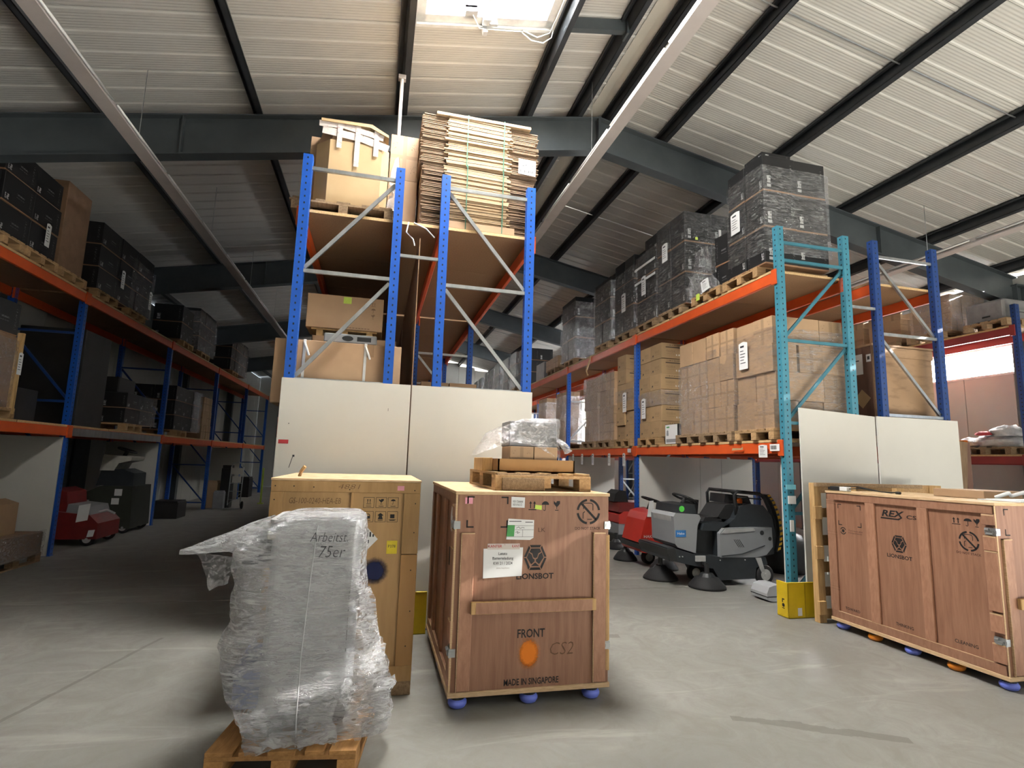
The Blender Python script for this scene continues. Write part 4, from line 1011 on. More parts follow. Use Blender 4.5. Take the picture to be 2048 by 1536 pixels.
tag(MB().bar((8.28, 6.10, 0), (8.20, 6.03, 2.20), .10, .04, up=(0, 1, 0)).build('plank', 'ply_dark'), 'narrow dark plank leaning outside the brown one', 'plank', 'planks by the navy end panel')
MB().bar((8.06, 6.08, 0), (8.07, 6.06, 1.04), .2, .03, up=(0, 1, 0)).build('plank', 'plank_brown', None, label='short brown plank standing under the weathered plank', cat='plank', group='planks by the navy end panel')

# ---- central runs, top shelf: octagonal bin and flat cardboard
pl = pallet((-.53, 6.07, UP), 0, 'grey pallet under the octagonal bin, overhanging the blue post', 'pallet_wood_old', True, wd=1.14, ln=.8)
ob = thing('octagonal_bin', 'pale octagonal cardboard bin taped shut with printed tape', 'carton', (-.48, 6.52, UP + .146))
def octo(hx, hy, k): return [(-hx + k, -hy), (hx - k * .5, -hy), (hx, -hy + k * .6), (hx, hy - k), (hx - k, hy), (-hx + k, hy), (-hx, hy - k), (-hx, -hy + k)]
MB().prism(octo(.41, .40, .16), 'z', 0, .76).build('body', 'kraft_light', ob, w=False)
mb = MB(); lo, hi = octo(.40, .39, .16), octo(.36, .36, .15)
for i in range(8):
    a, b = lo[i], lo[(i + 1) % 8]; c, d = hi[(i + 1) % 8], hi[i]; za, zb = .94 + .04 * noise.noise(Vector((i, 0, 0))), .94 + .04 * noise.noise(Vector(((i + 1) % 8, 0, 0)))
    mb.poly([(*a, .74), (*b, .74), (*c, zb), (*d, za)])
mb.build('collar', 'kraft', ob, w=False)
MB().prism([(p[0] * .98, p[1] * .98) for p in hi], 'z', .93, .955).build('lid', 'kraft_dark', ob, w=False)
tp = Face((0, -.405, 0), (1, 0, 0), (0, 0, 1), .004)
tp.stroke([(-.34, .86), (.1, .82), (.40, .74)], .09)
tp.build('printed_tape', 'tape_print', ob)
Face((0, -.409, 0), (1, 0, 0), (0, 0, 1), .004).stroke([(-.38, .93), (-.1, .94), (.34, .86)], .07).build('printed_tape', 'tape_print', ob)
tp = Face((0, -.413, 0), (1, 0, 0), (0, 0, 1), .004)
for x, z0, z1 in ((-.15, .66, 1.0), (.05, .46, .98), (.26, .62, .94)): tp.rect(x - .028, z0, x + .028, z1)
tp.build('printed_tape', 'tape_print', ob)
mb = MB().prism([(-.36, 1.00), (.2, 1.00), (.40, .90), (.40, .87), (.18, .96), (-.36, .97)], 'y', -.43, .2); crumple(mb, .02, 4, 3); mb.build('open_flap', 'kraft_light', ob, w=False)
G4 = 'brown boxes round the octagonal bin'
stack('brown box', 'beside the octagonal bin', G4, (-.06, 6.52, UP + PZ), (1, 1, 2), (.36, .42, .60), 'carton_brown', jit=.004)
tag(MB().prism([(-.94, UP + PZ), (-.40, UP + PZ), (-.36, UP + PZ + 1.03), (-.92, UP + PZ + 1.09)], 'y', 6.92, 6.96).build('cardboard_sheet', 'kraft'), 'tall flat cardboard sheet standing behind the octagonal bin', 'cardboard', G4)
tag(MB().prism([(-1.0, UP + PZ), (-.88, UP + PZ), (-.88, UP + PZ + .95), (-.98, UP + PZ + .95)], 'y', 6.45, 6.90).build('cardboard_sheet', 'kraft'), 'narrow folded carton standing by the blue post and bin', 'cardboard', G4)
loose_film('crumpled clear film stuffed beside the octagonal bin', .02, 6.05, 6.5, UP + .16, UP + .85, 5, thick=.06)
def bundle(label, x0, x1, y0, y1, z0, z1, n, seed, straps):
    t = thing('cardboard_bundle', label, 'cardboard', ((x0 + x1) / 2, y0, z0), 0, 'strapped bundles of flat cardboard')
    rr = random.Random(seed); mb = MB(); h = (z1 - z0) / n; cx = (x0 + x1) / 2
    for k in range(n):
        a, b = x0 - cx + rr.uniform(-.02, .02), x1 - cx + rr.uniform(-.03, .03); z = k * h; dz = -.012 * math.sin(k)
        hh = h * rr.uniform(.62, .92)
        s0, s1 = -.42 + rr.uniform(-.03, .03), .36 + rr.uniform(-.04, .04)
        y = rr.uniform(0, .025)
        tilt = -.05 * k / n
        M_ = Matrix.Translation((0, 0, z)) @ Matrix.Rotation(-tilt * .6, 4, 'Y')
        mb.box(a, y + .012, 0, b, y1 - y0 - .02, hh * .55, 0, 0, M_)
        mb.box(s0, y - .014, hh * .1, s1, .4, hh, 1, 0, M_)
    mb.build('sheets', ['sheet_mid', 'sheet_light'], t, w=False, kind='stuff')
    piece('side_fold', 'kraft_dark', t, x0 - cx - .012, .05, 0, x0 - cx + .02, y1 - y0 - .05, z1 - z0 - .04)
    for x in straps: MB().box(x - .006, -.030, -.0, x + .006, -.024, z1 - z0 + .03).box(x - .006, -.03, z1 - z0 + .03, x + .006, .5, z1 - z0 + .036).build('strap', 'strap_green', t, w=False)
    return t
b1 = bundle('lower strapped bundle of flat cardboard, resting on the shelf edge', .33, 1.68, 6.075, 7.0, UP + .002, UP + .78, 38, 3, (-.15, .29))
b2 = bundle('upper strapped bundle of flat cardboard with the white barcode label', .30, 1.72, 6.075, 7.0, UP + .79, UP + 1.42, 30, 5, (-.17, .28))
Face((.47, -.022, .02), (1, 0, 0), (0, 0, 1)).poly([(0, 0), (.22, -.01), (.22, .19), (.0, .2)]).build('label', 'paper', b2)
g = Face((.47, -.026, .02), (1, 0, 0), (0, 0, 1)).stroke([(.04, .10), (.12, .13), (.19, .12)], .008).rect(.04, .15, .10, .157)
for k in range(10): g.rect(.025 + k * .017, .02, .033 + k * .017, .055)
g.build('barcode', 'marker', b2)
MB().box(-.55, -.012, 1.42 - .79 + .0, .62, .7, 1.42 - .79 + .035).build('cover_sheet', 'sheet_light', b2, w=False)
MB().box(.66, 6.045, UP + .001, 1.45, 6.055, UP + .085).build('kraft_sheet', 'kraft', None, label='plain kraft strip under the lower cardboard bundle', cat='cardboard')
for k, pts in enumerate(([(.20, 6.035, 4.43), (.18, 6.02, 4.30), (.26, 6.01, 4.22), (.28, 6.02, 4.15)], [(.26, 6.035, 4.43), (.40, 6.02, 4.37), (.50, 6.03, 4.28)])):
    tag(MB().tube(pts, .008, 6).build('film_shred', 'strap_white'), ('curled shred of film hanging from the shelf edge', 'straight shred of film hanging by the blue upright')[k], 'film shred')

# ---- central runs, middle shelf
rp(-1.02, 6.08, MID, 'dark pallet under the long brown carton', 'plastic_black', False)
lc = thing('long_carton', 'long low brown carton with two white straps between the blue posts', 'carton', (-.45, 6.07, MID + PZ))
piece('body', 'kraft', lc, -.66, 0, 0, .655, .85, .69, .006)
for x in (-.36, .27): MB().box(x - .014, -.006, 0, x + .014, .0, .69).box(x - .014, -.006, .69, x + .014, .85, .696).tube([(x, -.01, .66), (x + .03, -.03, .58), (x + .05, -.02, .52)], .012, 6).build('strap', 'strap_white', lc, w=False)
Face((0, 0, 0), (1, 0, 0), (0, 0, 1)).rect(-.10, .14, .06, .17).build('faint_print', 'kraft_dark', lc)
Face((0, 0, 0), (1, 0, 0), (0, 0, 1)).rect(-.56, .46, -.48, .69).rect(.28, .55, .36, .69).build('tape', 'tape_brown', lc)
ob2 = MB().box(-.80, 6.5, MID + PZ + .70, .16, 6.92, MID + PZ + .715)
for q in ((-.80, 6.5, -.79, 6.92), (.15, 6.5, .16, 6.92), (-.80, 6.91, .16, 6.92), (-.80, 6.5, .16, 6.51)): ob2.box(q[0], q[1], MID + PZ + .70, q[2], q[3], MID + PZ + .84)
tag(ob2.build('carton_tray', 'kraft'), 'shallow open brown tray standing on the long carton', 'carton')
fb = thing('printed_box', 'flat grey box with a printed picture on the long carton', 'box', (-.33, 6.12, MID + PZ + .70))
piece('body', 'plastic_grey', fb, -.30, 0, 0, .26, .34, .10, .01)
Face((0, 0, 0), (1, 0, 0), (0, 0, 1)).disc(-.05, .05, .06, .03).rect(.05, .025, .20, .075).build('picture', 'plastic_black', fb)
sp = thing('small_pallet', 'small wooden pallet carrying the labelled brown carton', 'pallet', (-.46, 6.52, MID + PZ + .84))
for x in (-.30, -.02, .26): piece('foot', 'plank_wood', sp, x, 0, 0, x + .07, .40, .075, .002)
piece('deck', 'plank_wood', sp, -.36, 0, .075, .38, .40, .095, .002)
lb = thing('carton', 'brown carton with lime label and handling marks on the small pallet', 'carton', (-.46, 6.50, MID + PZ + .936))
piece('body', 'kraft', lb, -.42, 0, 0, .44, .45, .40, .005)
Face((0, 0, 0), (1, 0, 0), (0, 0, 1)).rect(-.02, .31, .07, .39).build('lime_label', 'paper_lime', lb)
g = Face((0, 0, 0), (1, 0, 0), (0, 0, 1)).arrows(.30, .30, .05, .05).umbrella(.30, .22, .05, .06).glass(.305, .15, .04, .055)
for k in range(8): g.rect(.03 + k * .034, .018, .055 + k * .034, .03)
g.build('print', 'kraft_dark', lb)
stack('brown carton', 'deep in the bundle run', 'brown cartons deep in the bundle run', (.62, 8.7, MID), (2, 2, 2), (.45, .5, .42), 'carton_brown')
# ---------------------------------------------------------------- the two red plywood crates (same kind)
def red_crate(loc, label, Ln, front_full):
    """x 0..1.21 (width), y 0..Ln; short face towards -y, long battened face towards -x"""
    Wd, Z0, Z1 = 1.21, .085, 1.52
    t = thing('plywood_crate', label, 'crate', loc, 0, 'red plywood shipping crates on coloured feet')
    piece('floor_panel', 'ply_edge', t, -.01, -.012, Z0, Wd + .01, Ln, Z0 + .035, .003)
    piece('front_panel', 'ply_red', t, 0, 0, Z0 + .035, Wd, .02, Z1 - .025, .002)
    piece('back_panel', 'ply_red', t, 0, Ln - .02, Z0 + .035, Wd, Ln, Z1 - .025, .002)
    piece('side_panel', 'ply_red', t, .022, .02, Z0 + .035, .04, Ln - .02, Z1 - .025, .002)
    piece('side_panel', 'ply_red', t, Wd - .04, .02, Z0 + .035, Wd - .022, Ln - .02, Z1 - .025, .002)
    piece('lid', 'ply_edge', t, -.008, -.010, Z1 - .025, Wd + .008, Ln + .005, Z1, .003)
    e = .003
    for q in ((-.004, -.003, Z0 + .035, .010, .001, Z1 - .025), ): piece('ply_edge_strip', 'ply_edge', t, *q)
    # battens of the short face
    for x in (.05, 1.085): 
        piece('batten', 'ply_red_batten', t, x, -.020, .130, x + .095, 0, 1.215, .003)
        mb = MB().box(x - .004, -.0205, .126, x, -.001, 1.218).box(x - .004, -.0205, 1.212, x + .095, -.001, 1.219); mb.build('batten_edge', 'ply_edge', t, w=False)
    piece('cross_batten', 'ply_edge' if False else 'plank_wood', t, .130, -.052, .652, 1.092, -.020, .738, .004)
    piece('cross_face', 'ply_red_batten', t, .165, -.054, .656, 1.06, -.0515, .734, .0)
    # frame of the long face
    piece('rail', 'ply_red_batten', t, 0, .0, 1.42, .022, Ln, 1.495, .003); piece('rail', 'ply_red_batten', t, 0, 0, .12, .022, Ln, .20, .003)
    for a, b in ((.0, .105), (.60, .70), (1.17, 1.28), (Ln - .11, Ln)):
        if a == 0:
            for z0, z1 in ((.21, .36), (.45, .60), (.62, 1.10), (1.115, 1.235), (1.33, 1.42)): piece('stile_block', 'ply_red_batten', t, -.012, a, z0, .022, b, z1, .003)
            for z in (.60, 1.11, 1.235, 1.415, .36): piece('block_edge', 'ply_edge', t, -.013, .004, z - .008, .0, .10, z + .002)
        else: piece('stile', 'ply_red_batten', t, -.002, a, .20, .022, b, 1.42, .003)
    piece('rail_edge', 'ply_edge', t, -.001, .11, .197, .004, Ln - .1, .203)
    for z in (.21, .72, 1.11): piece('hinge_block', 'plank_wood', t, -.02, Ln * .5 - .06, z, .0, Ln * .5 + .06, z + .04, .002) if False else None
    # right-hand long face, only its ends show past the front
    for a, b in ((.0, .105), (.60, .70), (Ln - .11, Ln)): piece('stile', 'plank_wood', t, Wd - .022, a, .20, Wd + .012, b, 1.20, .003)
    # spring clips over the corner
    for z in (1.275, .385):
        for sx, x in ((-1, 0), (1, Wd)):
            cl = MB(); cl.box(x + sx * -.035, -.008, z - .028, x + sx * .012, 0, z + .028); cl.box(x, -.006, z - .032, x + sx * .008, .085, z + .032)
            cl.cyl((x + sx * .012, .02, z - .018), (x + sx * .012, .07, z - .018), .009, n=8); cl.cyl((x + sx * .016, .045, z + .016), (x + sx * .016, .075, z + .016), .012, n=8)
            cl.box(x + sx * .006, .01, z - .01, x + sx * .02, .08, z + .008); cl.box(x + sx * -.025, -.013, z - .012, x + sx * .014, -.004, z + .012)
            cl.build('spring_clip', 'galvanized', t, w=False)
    # coloured rubber feet
    prof = [(.012, .085), (.040, .085), (.044, .066), (.058, .060), (.068, .044), (.068, .030), (.058, .010), (.040, .0)]
    for j, y in enumerate((.06, Ln * .27, Ln * .5, Ln * .73, Ln - .08)):
        for i, x in enumerate((.075, Wd / 2, Wd - .115)):
            if 0 < j < 4 and i: continue
            col = 'foot_orange' if j % 2 else 'foot_blue'
            key = ('foot', col)
            if key not in CACHE: CACHE[key] = MB().lathe(prof[1:], (0, 0, 0), 20).mesh('foot', col, True)
            o = link('foot', CACHE[key], t, (x, y, 0))
            key = ('foot_plate',)
            if key not in CACHE: CACHE[key] = MB().cyl((0, 0, .0615), (0, 0, .085), .052, n=16).mesh('foot_plate', 'plastic_black')
            link('foot_plate', CACHE[key], o, (0, 0, 0))
    return t
X0, Y0 = .60, 4.07
c1 = red_crate((X0, Y0, 0), 'red plywood crate marked FRONT with an orange spray spot, carrying a pallet', 1.66, True)
F0 = lambda eps=.0015: Face((0, 0, 0), (1, 0, 0), (0, 0, 1), eps)
UX, UZ = (1, 0, 0), (0, 0, 1)
def px(x): return x - X0
F0().target(px(.68), 1.255, px(.995), 1.484, .055, .011).build('corner_marks', 'stencil', c1)
F0().arrows(px(1.154), 1.386, .062, .068).build('arrows_mark', 'stencil', c1); F0().umbrella(px(1.259), 1.380, .058, .075).build('umbrella_mark', 'stencil', c1)
F0().glass(px(1.355), 1.384, .05, .072).build('glass_mark', 'stencil', c1); F0().no_stack(px(1.641), 1.378, .098).build('no_stacking_mark', 'stencil', c1)
F0().lion(px(1.216), 1.037, .182, .182).build('lion_emblem', 'stencil', c1)
text(c1, 'LIONSBOT', 'stencil', (px(1.072), -.002, .880), UX, UZ, .291, .043, bold=.022)
text(c1, 'DO NOT STACK', 'stencil_soft', (px(1.531), -.002, 1.240), UX, UZ, .212, .022, bold=.012)
text(c1, 'FRONT', 'stencil', (px(1.092), -.002, .465), UX, UZ, .211, .062, bold=.018)
text(c1, 'MADE IN SINGAPORE', 'stencil', (px(.999), -.002, .140), UX, UZ, .417, .046, bold=.018)
text(c1, 'CS2', 'pencil', (px(1.345), -.002, .335), UX, UZ, .185, .088, shear=.2, bold=-.012)
text(c1, 'LK', 'stencil_soft', (px(1.235), -.002, 1.225), UX, UZ, .055, .03, bold=-.005)
mb = Face((0, 0, 0), UX, UZ, .0012)
mb.disc(px(1.182), .355, .095, .122).build('spray_spot', 'orange_paint_spray', c1)
F0().rect(px(.665), 1.428, px(.722), 1.474).build('pink_note', 'paper_pink', c1)
F0(.003).poly([(px(1.018), 1.405), (px(1.122), 1.403), (px(1.124), 1.480), (px(1.017), 1.484)]).build('type_label', 'paper', c1)
text(c1, 'REX CS#####\nREX-0162-CS', 'marker', (px(1.03), -.006, 1.418), UX, UZ, .078, .040)
F0(.003).poly([(px(1.203), 1.395), (px(1.258), 1.388), (px(1.259), 1.422), (px(1.207), 1.426)]).build('yellow_note', 'paper_lime', c1)
F0(.003).poly([(px(.985), 1.170), (px(1.17), 1.165), (px(1.198), 1.182), (px(1.200), 1.312), (px(.998), 1.322)]).build('delivery_form', 'paper', c1)
F0(.004).poly([(px(.987), 1.192), (px(1.045), 1.192), (px(1.05), 1.275), (px(.993), 1.275)]).build('form_green', 'paper_green', c1)
g = F0(.0045).rect(px(1.005), 1.30, px(1.10), 1.305).rect(px(1.13), 1.294, px(1.19), 1.299).rect(px(1.05), 1.27, px(1.197), 1.272).rect(px(1.05), 1.24, px(1.197), 1.242).rect(px(.99), 1.188, px(1.197), 1.190)
g.stroke([(px(1.06), 1.252), (px(1.08), 1.262), (px(1.09), 1.250), (px(1.11), 1.258), (px(1.125), 1.254)], .003).stroke([(px(1.055), 1.222), (px(1.075), 1.228), (px(1.07), 1.214), (px(1.09), 1.222)], .003).rect(px(1.11), 1.19, px(1.112), 1.24)
g.build('form_print', 'marker', c1)
F0(.004).poly([(px(.818), .893), (px(1.112), .906), (px(1.118), 1.112), (px(.815), 1.104)]).build('paper_notice', 'paper', c1)
for s_, x0, z0, w, h in (('Letzte', .930, 1.058, .066, .020), ('Batterieladung', .886, 1.018, .158, .027), ('KW 21 / 2024', .893, .988, .145, .022)):
    text(c1, s_, 'marker', (px(x0), -.0055, z0), UX, UZ, w, h, bold=.004)
text(c1, '(bitte beachten)', 'pencil', (px(.917), -.0055, .958), UX, UZ, .098, .011)
F0(.005).rect(px(.845), 1.098, px(1.092), 1.140).build('packing_tape', 'tape_print', c1)
text(c1, 'KANTER', 'red_print', (px(.850), -.0065, 1.112), UX, UZ, .105, .020, bold=.01)
text(c1, 'KANT', 'red_print', (px(1.032), -.0065, 1.112), UX, UZ, .058, .020, bold=.01)
# left long face of this crate: torn paper, slot grips
L0 = lambda eps=.0015: Face((.022, 0, 0), (0, -1, 0), (0, 0, 1), eps)
L0().poly([(-.40, 1.20), (-.33, 1.18), (-.30, 1.36), (-.38, 1.38), (-.42, 1.31)]).build('torn_paper', 'paper', c1)
L0().rect(-.42, .92, -.36, 1.06).rect(-.13, 1.0, -.115, 1.18).build('slot', 'stencil', c1)

c2 = red_crate((5.145, 3.60, 0), 'red plywood crate standing lengthwise, marked TOWARD, THINKING and CLEANING', 1.80, False)
UY = (0, -1, 0)
def R0(eps=.0015): return Face((.022, 0, 0), UY, UZ, eps)
def py(y): return -(y - 3.60)
R0().target(py(5.26), 1.145, py(4.955), 1.38, .05, .009).build('corner_marks', 'stencil', c2)
R0().arrows(py(3.98), 1.302, .075, .062).build('arrows_mark', 'stencil', c2); R0().umbrella(py(3.875), 1.296, .07, .07).build('umbrella_mark', 'stencil', c2)
R0().glass(py(3.79), 1.296, .05, .072).build('glass_mark', 'stencil', c2); R0().no_stack(py(3.845), 1.165, .088).build('no_stacking_mark', 'stencil', c2)
R0().arc(py(5.20), 1.085, .030, .040, 20, 160).arc(py(5.20), 1.085, .030, .040, 200, 340).disc(py(5.20), 1.085, .018).build('recycle_mark', 'stencil', c2)
R0().lion(py(4.525), 1.04, .17, .165).build('lion_emblem', 'stencil', c2)
text(c2, 'LIONSBOT', 'stencil', (.0205, 4.665 - 3.6, .895), UY, UZ, .272, .038, bold=.022)
text(c2, 'REX', 'stencil', (.0205, 4.70 - 3.6, 1.300), UY, UZ, .255, .066, shear=.25, bold=.03)
text(c2, 'CS', 'stencil', (.0205, 4.425 - 3.6, 1.297), UY, UZ, .105, .038, bold=.015)
R0().poly([(py(4.715), 1.275), (py(4.51), 1.275), (py(4.47), 1.30), (py(4.49), 1.30), (py(4.52), 1.288), (py(4.71), 1.290)]).build('underline', 'stencil', c2)
text(c2, 'DO NOT STACK', 'stencil_soft', (.0205, 3.96 - 3.6, 1.048), UY, UZ, .21, .020, bold=.012)
text(c2, 'Turn back after\ntransportation', 'stencil_soft', (.0205, 5.13 - 3.6, 1.062), UY, UZ, .19, .045)
text(c2, 'TOWARD', 'stencil', (.0205, 5.225 - 3.6, .237), UY, UZ, .19, .028, bold=.012)
text(c2, 'THINKING', 'stencil', (.0205, 4.615 - 3.6, .240), UY, UZ, .185, .030, bold=.012)
text(c2, 'CLEANING', 'stencil', (.0205, 4.04 - 3.6, .258), UY, UZ, .20, .030, bold=.012)
Face((0, 0, 0), UX, UZ).target(.10, 1.245, .42, 1.47, .055, .010).build('front_marks', 'stencil', c2)
for z in (1.385, 1.04, .44): R0(.024).rect(-1.80, z - .012, -1.66, z - .008).rect(-1.80, z + .018, -1.66, z + .022).build('seam', 'pencil', c2)
# things on the second crate
ch = thing('battery_charger', 'small black charger with a coiled lead lying on the lengthwise crate', 'charger', (5.20, 5.02, 1.522))
MB().box(-.02, .22, .004, .05, .36, .052, 0, .008).box(.0, .36, .012, .035, .40, .04).build('body', 'plastic_black', ch, w=False)
MB().box(-.021, .12, .002, .05, .22, .050, 0, .006).build('label', 'paper', ch, w=False)
MB().tube([(.02, .12, .03), (.05, .0, .045), (.08, -.12, .03), (.06, -.26, .02), (.08, -.40, .022)], .006, 6).tube([(.03, .2, .05), (.07, .05, .06), (.11, -.18, .02), (.09, -.34, .015), (.08, -.40, .022)], .006, 6).tube([(.08, -.40, .02), (.08, -.45, .02)], .014, 8).build('lead', 'cable_black', ch, True, w=False)
tag(MB().box(5.55, 3.66, 1.522, 6.3, 4.02, 1.530).box(5.6, 3.72, 1.530, 6.2, 3.98, 1.536).build('paper_sheet', 'paper'), 'white papers lying on the near end of the lengthwise crate', 'paper')
tag(MB().box(5.75, 4.1, 1.522, 6.3, 4.6, 1.60, 0, .004).build('carton', 'kraft'), 'flat brown carton on the lengthwise crate behind the papers', 'carton')
tag(MB().tube([(5.75, 4.0, 1.545), (5.85, 3.95, 1.59), (5.98, 4.02, 1.56), (6.1, 3.98, 1.60), (6.2, 4.05, 1.55)], .018, 6).build('paper_strip', 'paper', None, True), 'curled white paper strip on the lengthwise crate', 'paper')
# pallet standing on edge behind it
up = thing('wooden_pallet', 'pale wooden pallet standing on edge behind the lengthwise crate', 'pallet', (5.11, 5.52, 0), 0, 'flat wooden pallets')
for k, (z0, z1) in enumerate(((1.48, 1.60), (1.19, 1.30), (.86, .98), (.55, .67), (.28, .38), (.02, .13))):
    piece('deck_board', 'plank_wood' if k % 2 else 'pallet_wood', up, .03, .10, z0, 1.95, .125, z1, .002)
for x in (0, .62, 1.25, 1.85):
    piece('stringer', 'plank_wood', up, x, .02, 0, x + .10, .10, 1.60, .003)
for z in (1.18, .72, .10): piece('block', 'plank_wood', up, -.03, -.02, z, .07, .02, z + .15, .003)
piece('edge_board', 'pallet_wood_old', up, -.0, -.02, 1.56, 1.6, .02, 1.605, .002)
tag(MB().box(5.60, 5.903, .46, 5.66, 5.918, .60).box(5.61, 5.90, .54, 5.64, 5.918, .68).build('paper_slip', 'paper'), 'white slip taped to the slanting end panel near the guard', 'paper')

# ---------------------------------------------------------------- yellow plywood crate on skids
GX, GY = -.736, 4.38
gc = thing('plywood_crate', 'tall yellow plywood crate with a navy spray spot behind the wrapped machine', 'crate', (GX, GY, 0), 0, 'wooden shipping crates')
GWd, GDp = 1.095, 1.30
piece('front_panel', 'ply_yellow', gc, .012, .022, .10, GWd - .012, .04, 1.56, .002)
piece('side_panel', 'ply_yellow', gc, .002, .04, .10, .02, GDp, 1.56, .002); piece('side_panel', 'ply_yellow', gc, GWd - .02, .04, .10, GWd - .002, GDp, 1.56, .002)
piece('back_panel', 'ply_yellow', gc, .0, GDp, .10, GWd, GDp + .02, 1.56, .002); piece('lid', 'ply_edge', gc, -.005, -.004, 1.56, GWd + .005, GDp + .02, 1.578, .003)
piece('top_rail', 'ply_yellow_batten', gc, 0, 0, 1.478, GWd, .022, 1.56, .003); piece('bottom_rail', 'ply_yellow_batten', gc, 0, 0, .10, GWd, .022, .21, .003)
piece('stile', 'ply_yellow_batten', gc, 0, 0, .21, .09, .022, 1.478, .003)
piece('stile', 'ply_yellow_batten', gc, .970, 0, 1.02, GWd, .022, 1.478, .003); piece('stile', 'ply_orange', gc, .970, 0, .21, GWd, .022, 1.015, .003)
piece('middle_batten', 'ply_yellow_batten', gc, .575, .004, .21, .59, .022, 1.478, .001)
for x in (.0, .48, .955): piece('skid', 'pallet_wood_old', gc, x, .01, 0, x + .14, GDp, .10, .004)
f = F0(); f.o = Vector((0, .022, 0)) + f.n * .0015
for i, a in enumerate((-.068, .025, .115)):
    for j, b in enumerate((1.365, 1.258)):
        x, z = a - GX, b
        f.stroke([(x, z), (x + .078, z), (x + .078, z + .078), (x, z + .078), (x, z)], .003)
        if j == 0: (f.arrows, f.glass, f.umbrella)[i](x + .021, z + .026, .036, .04)
        elif i == 0: f.rect(x + .02, z + .025, x + .055, z + .045).arc(x + .038, z + .045, .012, .017, 0, 180)
        elif i == 1: f.poly([(x + .02, z + .02), (x + .058, z + .02), (x + .05, z + .045), (x + .062, z + .05), (x + .038, z + .068), (x + .016, z + .05), (x + .028, z + .045)])
        else: f.rect(x + .022, z + .028, x + .055, z + .058).rect(x + .012, z + .014, x + .066, z + .018)
        f.rect(x + .02, z + .010, x + .058, z + .014)
f.build('handling_marks', 'stencil', gc)
text(gc, 'GS-100-0240-HEA-EB', 'pencil', (-.605 - GX, .020, 1.392), UX, UZ, .37, .042, shear=.15, bold=-.01)
text(gc, '4881', 'pencil', (-.26 - GX, -.002, 1.505), UX, UZ, .16, .035, shear=.2, bold=-.02)
ff = lambda e: Face((0, .022, 0), UX, UZ, e)
ff(.0012).disc(.045 - GX, .895, .115, .112).build('spray_spot', 'navy_paint_spray', gc)
F0().rect(.18 - GX, 1.498, .232 - GX, 1.534).build('pink_note', 'paper_pink', gc)
ff(.003).rect(.124 - GX, 1.02, .203 - GX, 1.118).build('yellow_label', 'paper_yellow', gc)
text(gc, 'P378', 'marker', (.135 - GX, .018, 1.065), UX, UZ, .055, .022)
ff(.003).poly([(-.12 - GX, 1.13), (-.03 - GX, 1.04), (.055 - GX, 1.13), (-.03 - GX, 1.22)]).build('hazard_label', 'paper', gc)
g = ff(.004)
for k in range(5): g.poly([(-.075 - GX + .022 * k, 1.15 - .003), (-.063 - GX + .022 * k, 1.15 - .003), (-.063 - GX + .022 * k, 1.205 - abs(k - 1.6) * .016), (-.075 - GX + .022 * k, 1.205 - abs(k - 1.7) * .016)])
g.rect(-.06 - GX, 1.10, -.01 - GX, 1.125).build('hazard_stripes', 'marker', gc)
for x, z in ((.03, 1.52), (.16, 1.52), (.30, 1.515), (.56, 1.50), (1.05, 1.50), (1.06, 1.40), (.03, 1.42), (.02, 1.3), (1.06, 1.18), (1.05, .9), (1.06, .6), (1.04, .35)):
    F0(.0025).disc(x, z, .005, n=8).build('nail_head', 'stencil', gc)
tag(MB().tube([(-.59, 4.75, 1.58), (-.58, 4.74, 1.615), (-.55, 4.72, 1.66)], .014, 6).build('wood_splinter', 'plank_wood'), 'pale splinter sticking up from the yellow crate lid', 'splinter')

# ---------------------------------------------------------------- pallet and load on the front crate
tp = thing('wooden_pallet', 'rough pallet with thick end blocks lying on the crate marked FRONT', 'pallet', (.92, 4.22, 1.521), 0, 'flat wooden pallets')
for x in (0, .31, .70): piece('skid_board', 'pallet_wood', tp, x, 0, 0, x + .10, 1.2, .02, .002)
for y in (.0, .52, 1.05):
    for x in (0, .34, .70): piece('block', 'pallet_wood', tp, x, y, .02, x + (.10 if x != .34 else .12), y + .145, .098, .003)
piece('front_board', 'pallet_wood_old', tp, .055, -.012, .004, .40, .012, .10, .003)
piece('loose_board', 'pallet_wood_old', tp, .02, .006, .118, .52, .03, .135, .002)
for y in (.0, .52, 1.05): piece('cross_board', 'pallet_wood', tp, 0, y, .098, .80, y + .145, .120, .002)
for x in (0, .19, .37, .56, .70): piece('deck_board', 'pallet_wood', tp, x, .03, .120, x + .10, 1.2, .142, .002)
ty = thing('carton_tray', 'shallow orange-brown carton tray on the rough pallet', 'tray', (.97, 4.36, 1.664))
MB().box(0, 0, 0, .66, .012, .105).box(0, .588, 0, .66, .60, .105).box(0, 0, 0, .012, .6, .105).box(.648, 0, 0, .66, .6, .105).box(0, 0, 0, .66, .6, .01).build('body', 'ply_orange', ty, w=False)
tag(MB().box(.875, 4.55, 1.664, .965, 4.95, 1.775, 0, .004).build('timber_block', 'plank_wood'), 'pale timber block beside the orange-brown tray', 'timber')
for k in range(2):
    o = link('carton', boxmesh(.205, .30, .20, 'carton_brown', .004), None, (1.18 + .21 * k, 4.56, 1.675), label='%s small brown carton in the tray on the rough pallet' % ('first' if k == 0 else 'second'), cat='carton', group='small cartons in the tray')
tag(MB().box(1.08, 4.45, 1.876, 1.50, 4.75, 2.09, 0, .006).build('grey_carton', 'grey_box'), 'grey carton under the loose plastic on top of the tray', 'carton')
